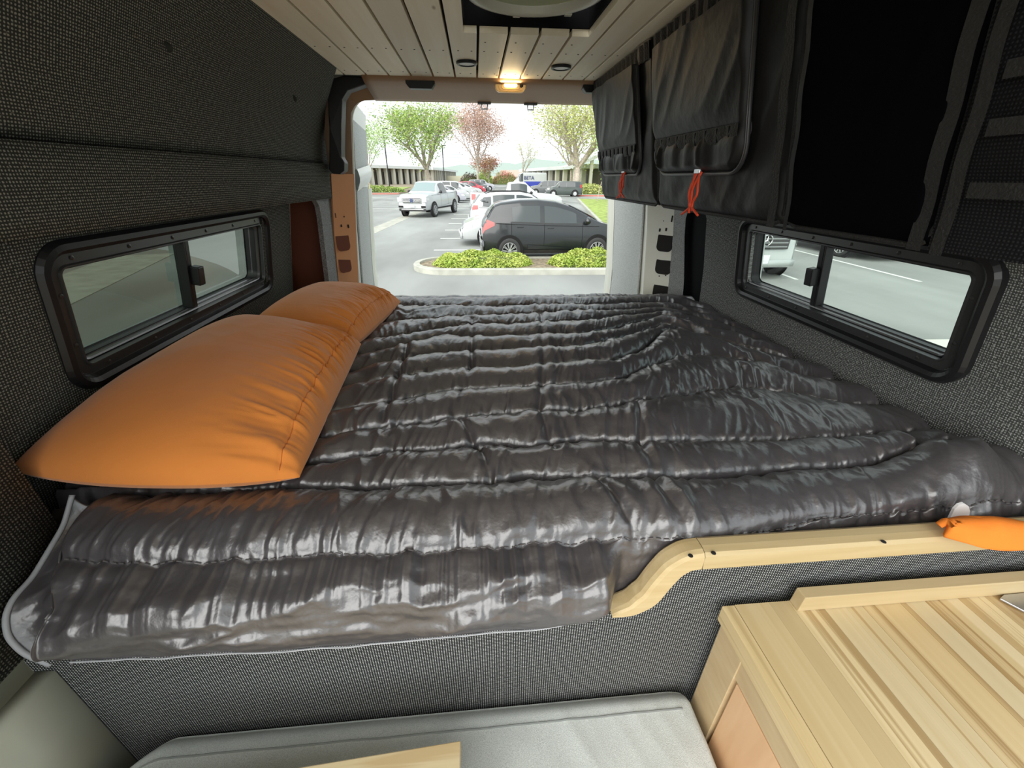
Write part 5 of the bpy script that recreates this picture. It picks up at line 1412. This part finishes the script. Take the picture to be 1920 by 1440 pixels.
# van seen through the right side window, nose towards -y
mv, K_, sy_, tp_f, bl_f, pl_f = make_car('cargo_van', 'light grey cargo van with a round three-point star emblem, seen through the right window', 'van', paint('grey_green_van', (0.42, 0.45, 0.44)), (6.75, 12.35), math.radians(-90), cat='van')
L = 5.9
for k, z_ in enumerate((.78, .87, .96, 1.05)):
    MB().box((L / 2 + .0, -.55, z_ - .012), (L / 2 + .045, .55, z_ + .012)).build('grille_bar', CHROME, mv, bevel=.004)
MB().box((L / 2 - .01, -.60, .72), (L / 2 + .02, .60, 1.12)).build('grille_void', DARKPL, mv, bevel=.02)
eb = MB().tube([(L / 2 + .06, .12 * math.cos(g), 0.93 + .12 * math.sin(g)) for g in np.linspace(0, 2 * PI, 33)[:-1]], .012, 6, closed=True)
for k in range(3):
    g = PI / 2 + 2 * PI * k / 3; tip = np.array([L / 2 + .06, .115 * math.cos(g), 0.93 + .115 * math.sin(g)]); c = np.array([L / 2 + .06, 0, 0.93])
    sd_ = np.array([0, -math.sin(g), math.cos(g)]) * .022
    eb.add([tuple(c + sd_), tuple(tip), tuple(c - sd_), tuple(c + np.array([.02, 0, 0]))], [(0, 1, 3), (1, 2, 3), (2, 0, 3)])
eb.build('star_emblem', CHROME, mv)
MB().box((L / 2 + .066, -.16, .47), (L / 2 + .075, .16, .60)).build('front_plate', PLATE, mv)
make_car('parked_car', 'dark car beyond the cargo van, only its wheel seen through the right window', 'sedan', PG, (12.4, 13.9), math.radians(-88), cat='car')
slab('concrete_strip', [(4.6, 3.2), (9.0, 3.2), (9.0, 5.25), (4.6, 5.35)], 0.01, mat('bright_concrete', (0.62, 0.62, 0.55), 0.9))

# ---- left and right verge, kerbs, buildings
slab('left_verge', [(-60, 55), (-11.0, 64), (-9.0, 74), (-6.5, 100), (-2, 180), (-60, 180)], 0.12, SOIL)
slab('left_kerb', [(-60, 54.2), (-10.6, 63.4), (-11.0, 64.0), (-60, 54.9)], 0.15, CONC)
slab('left_red_kerb', [(-60, 53.9), (-10.6, 63.1), (-10.6, 63.3), (-60, 54.15)], 0.12, REDK)
slab('left_lawn', [(-60, 62), (-14, 70), (-12.5, 76), (-14, 100), (-60, 95)], 0.20, GRASS)
slab('right_lawn', [(6.3, 20.4), (14, 19), (17, 45), (11.6, 49)], 0.12, GRASS)
slab('right_lawn_kerb', [(6.1, 20.2), (14.2, 18.8), (14, 19), (6.3, 20.4), (11.6, 49), (11.4, 49.2)], 0.14, CONC)
slab('right_walk', [(13.2, 59), (60, 52), (60, 62), (14.0, 66)], 0.12, CONC)
slab('right_red_kerb', [(13.1, 58.8), (60, 51.8), (60, 51.5), (13.0, 58.5)], 0.14, REDK)
slab('right_back_lawn', [(14.0, 66), (60, 60), (60, 110), (13, 110)], 0.16, GRASS)
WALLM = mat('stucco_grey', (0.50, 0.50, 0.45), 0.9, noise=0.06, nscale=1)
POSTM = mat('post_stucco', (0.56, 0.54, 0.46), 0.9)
SHADEM = mat('recess_wall_shade', (0.14, 0.12, 0.10), 0.9)  # shade behind the posts put into the wall colour
ROOFM = mat('fascia_white', (0.70, 0.72, 0.70), 0.8)
def building(name, label, p0, p1, depth, hroof, npost, side):
    p0 = np.array(p0, float); p1 = np.array(p1, float); d = (p1 - p0) / np.linalg.norm(p1 - p0); Lg = np.linalg.norm(p1 - p0)
    rz = math.atan2(d[1], d[0]); e = empty(name, (p0[0], p0[1], 0), rz); tag(e, label, 'building')
    s = side
    def bx2(a, b, nm, m): return MB().box((min(a[0], b[0]), min(a[1], b[1]), a[2]), (max(a[0], b[0]), max(a[1], b[1]), b[2])).build(nm, m, e)
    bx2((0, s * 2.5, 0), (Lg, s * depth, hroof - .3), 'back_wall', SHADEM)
    bx2((-1, -s * .6, hroof - .75), (Lg + 1, s * depth, hroof), 'roof_fascia', ROOFM)
    for k in range(npost):
        x = Lg * (k + .5) / npost
        bx2((x - .45, 0, 0), (x + .45, s * .9, hroof - .7), 'post', POSTM)
    for k in range(npost - 1):
        x = Lg * (k + 1.0) / npost
        bx2((x - .5, s * 2.44, 0.3), (x + .3, s * 2.5, hroof - 1.6), 'window', CARGLASS)
    return e
building('office_building', 'low office building with tall pale posts behind the trees on the left', (-45, 95), (-15.0, 150), 14, 5.0, 20, 1)
building('far_office_building', 'farther low office building with a dark window band beyond the left row', (-15.5, 168), (-9.5, 240), 14, 5.2, 14, 1)
building('side_office_building', 'low office building with a pale roof behind the trees on the right', (22, 88), (15.5, 150), 14, 4.6, 10, -1)
gb = empty('gable_roof', (24, 80, 0)); tag(gb, 'pale sloping gable roof at the right edge of the doorway view', 'roof')
q = MB(); q.prism([(-7, 4.0), (0, 6.6), (9, 4.0), (9, 3.6), (0, 6.1), (-7, 3.6)], 'y', 0, 10); q.build('roof_slab', ROOFM, gb)
for x_ in (-6, -3, 0, 3, 6): MB().box((x_ - .25, .5, 0), (x_ + .25, 1.0, 4.0 + (2.2 - abs(x_) * .33))).build('post', POSTM, gb)
q = MB().box((-60, 0, 0), (60, .3, 2.6)); o = q.build('perimeter_wall', mat('tan_wall', (0.52, 0.49, 0.36), 0.9)); o.location = (14, 205, 0); tag(o, 'tan perimeter wall closing the far end of the parking aisle', 'wall')
q = MB().box((-9, 0, 0), (14, 8, 5.4)); o = q.build('far_warehouse', mat('pinkish_stucco', (0.62, 0.47, 0.40), 0.9)); o.location = (22, 225, 0); tag(o, 'low pinkish building beyond the perimeter wall', 'building')
hl = MB(); hp_ = [(-300, 0)] + [(x_, 9 + 5 * math.sin(x_ * .02) + 4 * float(vnoise(x_ * .08, 2))) for x_ in range(-300, 301, 6)] + [(300, 0)]
hl.prism(hp_, 'y', 0, 3); o = hl.build('treeline', mat('hazy_treeline', (0.40, 0.48, 0.44), 1.0)); o.location = (0, 400, 0); tag(o, kind='structure')

# ---- utility pole
up_ = empty('utility_pole', (4.6, 190, 0)); tag(up_, 'thin wooden utility pole with a crossarm at the far end of the lot', 'pole')
MB().tube([(0, 0, 0), (0, 0, 11.0)], [.30, .22], 8).build('pole', mat('pole_wood', (.22, .2, .18), .9), up_)
MB().box((-1.8, -.12, 10.0), (1.8, .12, 10.3)).build('crossarm', mat('arm_wood', (.22, .2, .18), .9), up_)
for z_ in (10.35, 9.2):
    MB().tube([(-60, 0, z_ + 1), (-30, 0, z_ + .1), (0, 0, z_), (30, 0, z_ + .1), (60, 0, z_ + 1)], .05, 4).build('wire', DARKPL, up_)
for (x_, y_, h_) in ((-13.4, 72, 8.5), (-6.0, 90, 7.5)):
    lp_ = empty('light_pole', (x_, y_, 0)); tag(lp_, 'slim dark parking lot light pole ' + ('beside the large green tree on the left' if x_ < -10 else 'near the middle of the left row'), 'pole')
    MB().tube([(0, 0, 0), (0, 0, h_)], .09, 8).build('pole', DARKPL, lp_); MB().box((-.1, -.1, h_), (.7, .1, h_ + .12)).build('lamp_head', DARKPL, lp_)

# ---- trees
BARK = mat('pale_bark', (0.42, 0.36, 0.30), 0.9, noise=0.25, nscale=6)
LG = mat('tree_leaf_green', (0.20, 0.34, 0.08), 0.7, col2=(0.42, 0.52, 0.13), nscale=0.9)
LY = mat('tree_leaf_olive', (0.32, 0.38, 0.10), 0.7, col2=(0.55, 0.56, 0.20), nscale=0.9)
LB = mat('tree_leaf_brown', (0.42, 0.25, 0.20), 0.8, col2=(0.60, 0.42, 0.33), nscale=0.9)
LP = mat('tree_leaf_pale', (0.34, 0.52, 0.18), 0.7, col2=(0.55, 0.68, 0.35), nscale=0.9)
LR = mat('tree_leaf_rust', (0.36, 0.26, 0.10), 0.8, col2=(0.50, 0.20, 0.16), nscale=0.5)
def tree(name, label, x, y, h, trunk_h, cw, m, nleaf, ls, seed, r0=.35, grp='trees around the parking lot', fork=5, spread=.55):
    rg = random.Random(seed)
    e = empty(name, (x, y, 0)); tag(e, label, 'tree', grp)
    q = MB(); tips = []
    def grow(p, d, ln, r, lev):
        pts = [p]; dd = d.copy(); n_ = 4
        for k in range(n_):
            dd = (dd + Vector((rg.uniform(-.16, .16), rg.uniform(-.16, .16), .05))).normalized()
            pts.append(pts[-1] + dd * ln / n_)
        q.tube(pts, [r * (1 - .45 * i / n_) for i in range(n_ + 1)], 6 if lev < 2 else 4, caps=False)
        if lev >= 1: tips.extend(pts[1:])
        if lev >= 4: return
        for k in range(3 if lev else fork):
            a = 2 * PI * (k + rg.random() * .6) / (3 if lev else fork)
            sd_ = Vector((math.cos(a), math.sin(a), 0)) * (spread if lev == 0 else .62)
            grow(pts[-1] if k < 2 or not lev else pts[2], (dd * (1 if lev else .9) + sd_).normalized(), ln * (.72 if lev else .0) + (0 if lev else (h - trunk_h) * .36), r * .52, lev + 1)
    grow(Vector((0, 0, 0)), Vector((rg.uniform(-.05, .05), 0, 1)).normalized(), trunk_h, r0, 0)
    q.build('trunk', BARK, e)
    T = np.array([tuple(t_) for t_ in tips]); rgn = np.random.default_rng(seed)
    # normalise crown to the wanted size
    sx = cw / 2 / max(1e-3, np.percentile(np.abs(T[:, 0]), 93)); 
    idx = rgn.integers(0, len(T), nleaf)
    c = T[idx] + rgn.normal(size=(nleaf, 3)) * np.array([.055 * cw, .055 * cw, .05 * h])
    sc = h / max(T[:, 2].max(), .1)
    c = c * np.array([sx, sx, sc])
    tr_ = e.children[0]; tr_.scale = (sx, sx, sc)
    leaf_cloud('foliage', c, rgn.uniform(.6, 1.3, nleaf) * ls, m, e, flat=.9, seed=seed)
    return e
tree('broadleaf_tree', 'full bright green tree with a forked trunk, second from the left', -7.4, 78, 12.6, 3.0, 10.0, LG, 9000, .17, 31, r0=.45)
tree('birch_like_tree', 'pale green slender tree at the left edge beside the open door', -15.0, 66, 9.0, 2.6, 5.5, LP, 3200, .13, 32, r0=.14)
tree('bare_brown_tree', 'tall sparse brown-leaved tree in the middle of the doorway view', 0.6, 94, 15.6, 4.0, 10.5, LB, 10000, .15, 33, r0=.28)
tree('broadleaf_tree', 'large olive green tree with a pale trunk on the right', 16.3, 72, 13.2, 3.4, 12.5, LY, 9000, .16, 34, r0=.45)
tree('bare_tree', 'small mostly bare tree left of the large olive tree on the right', 11.4, 112, 10.5, 2.5, 7.5, LY, 900, .12, 35, r0=.2)
tree('sapling_tree', 'slim light green young tree at the right edge beside the bags', 12.2, 43.5, 6.4, 1.8, 3.2, LP, 2200, .10, 36, r0=.08)
tree('bare_tree', 'upper bare branches behind the large olive tree at the right edge', 17.8, 82, 14.0, 3.4, 9.5, LY, 900, .10, 37, r0=.3)
tree('small_rust_tree', 'small rusty orange tree below the tall sparse brown tree', 3.4, 104, 6.5, 1.6, 6.0, LR, 2400, .16, 38, r0=.15)
shrub_mound('hedge_shrub', 'dark green clipped bush against the far wall', 3.4, 148, 2.6, 2.0, 4.0, 2500, LG, .16, 41, grp='far bushes')
shrub_mound('hedge_shrub', 'reddish flowering bush beside the green bush against the far wall', 10.2, 150, 4.6, 2.0, 3.6, 3500, mat('red_bloom', (.55, .22, .18), .8, col2=(.35, .35, .14), nscale=.4), .16, 42, grp='far bushes')
shrub_mound('hedge_shrub', 'dark purple bush at the end of the left row', -1.0, 108, 2.8, 2.0, 2.8, 2500, mat('purple_leaf', (.16, .10, .12), .8, col2=(.25, .28, .14), nscale=.4), .14, 43, grp='far bushes')
shrub_mound('verge_shrub', 'low green planting along the left verge beneath the pale tree', -16.0, 68.5, 5.5, 2.2, .9, 3500, LG, .12, 44, grp='verge planting')
shrub_mound('verge_shrub', 'yellow-green grassy clump on the right verge beside the tree trunk', 16.0, 63.5, 3.5, 2.0, 1.3, 3000, LY, .12, 45, grp='verge planting')

slab('left_walk', [(-7.6, 3.0), (-6.2, 3.2), (-9.5, 14.0), (-11.0, 13.5)], 0.012, CONC)
slab('left_walk_far', [(-4.4, 2.0), (-3.7, 2.0), (-4.6, 9.0), (-5.4, 9.0)], 0.012, CONC)
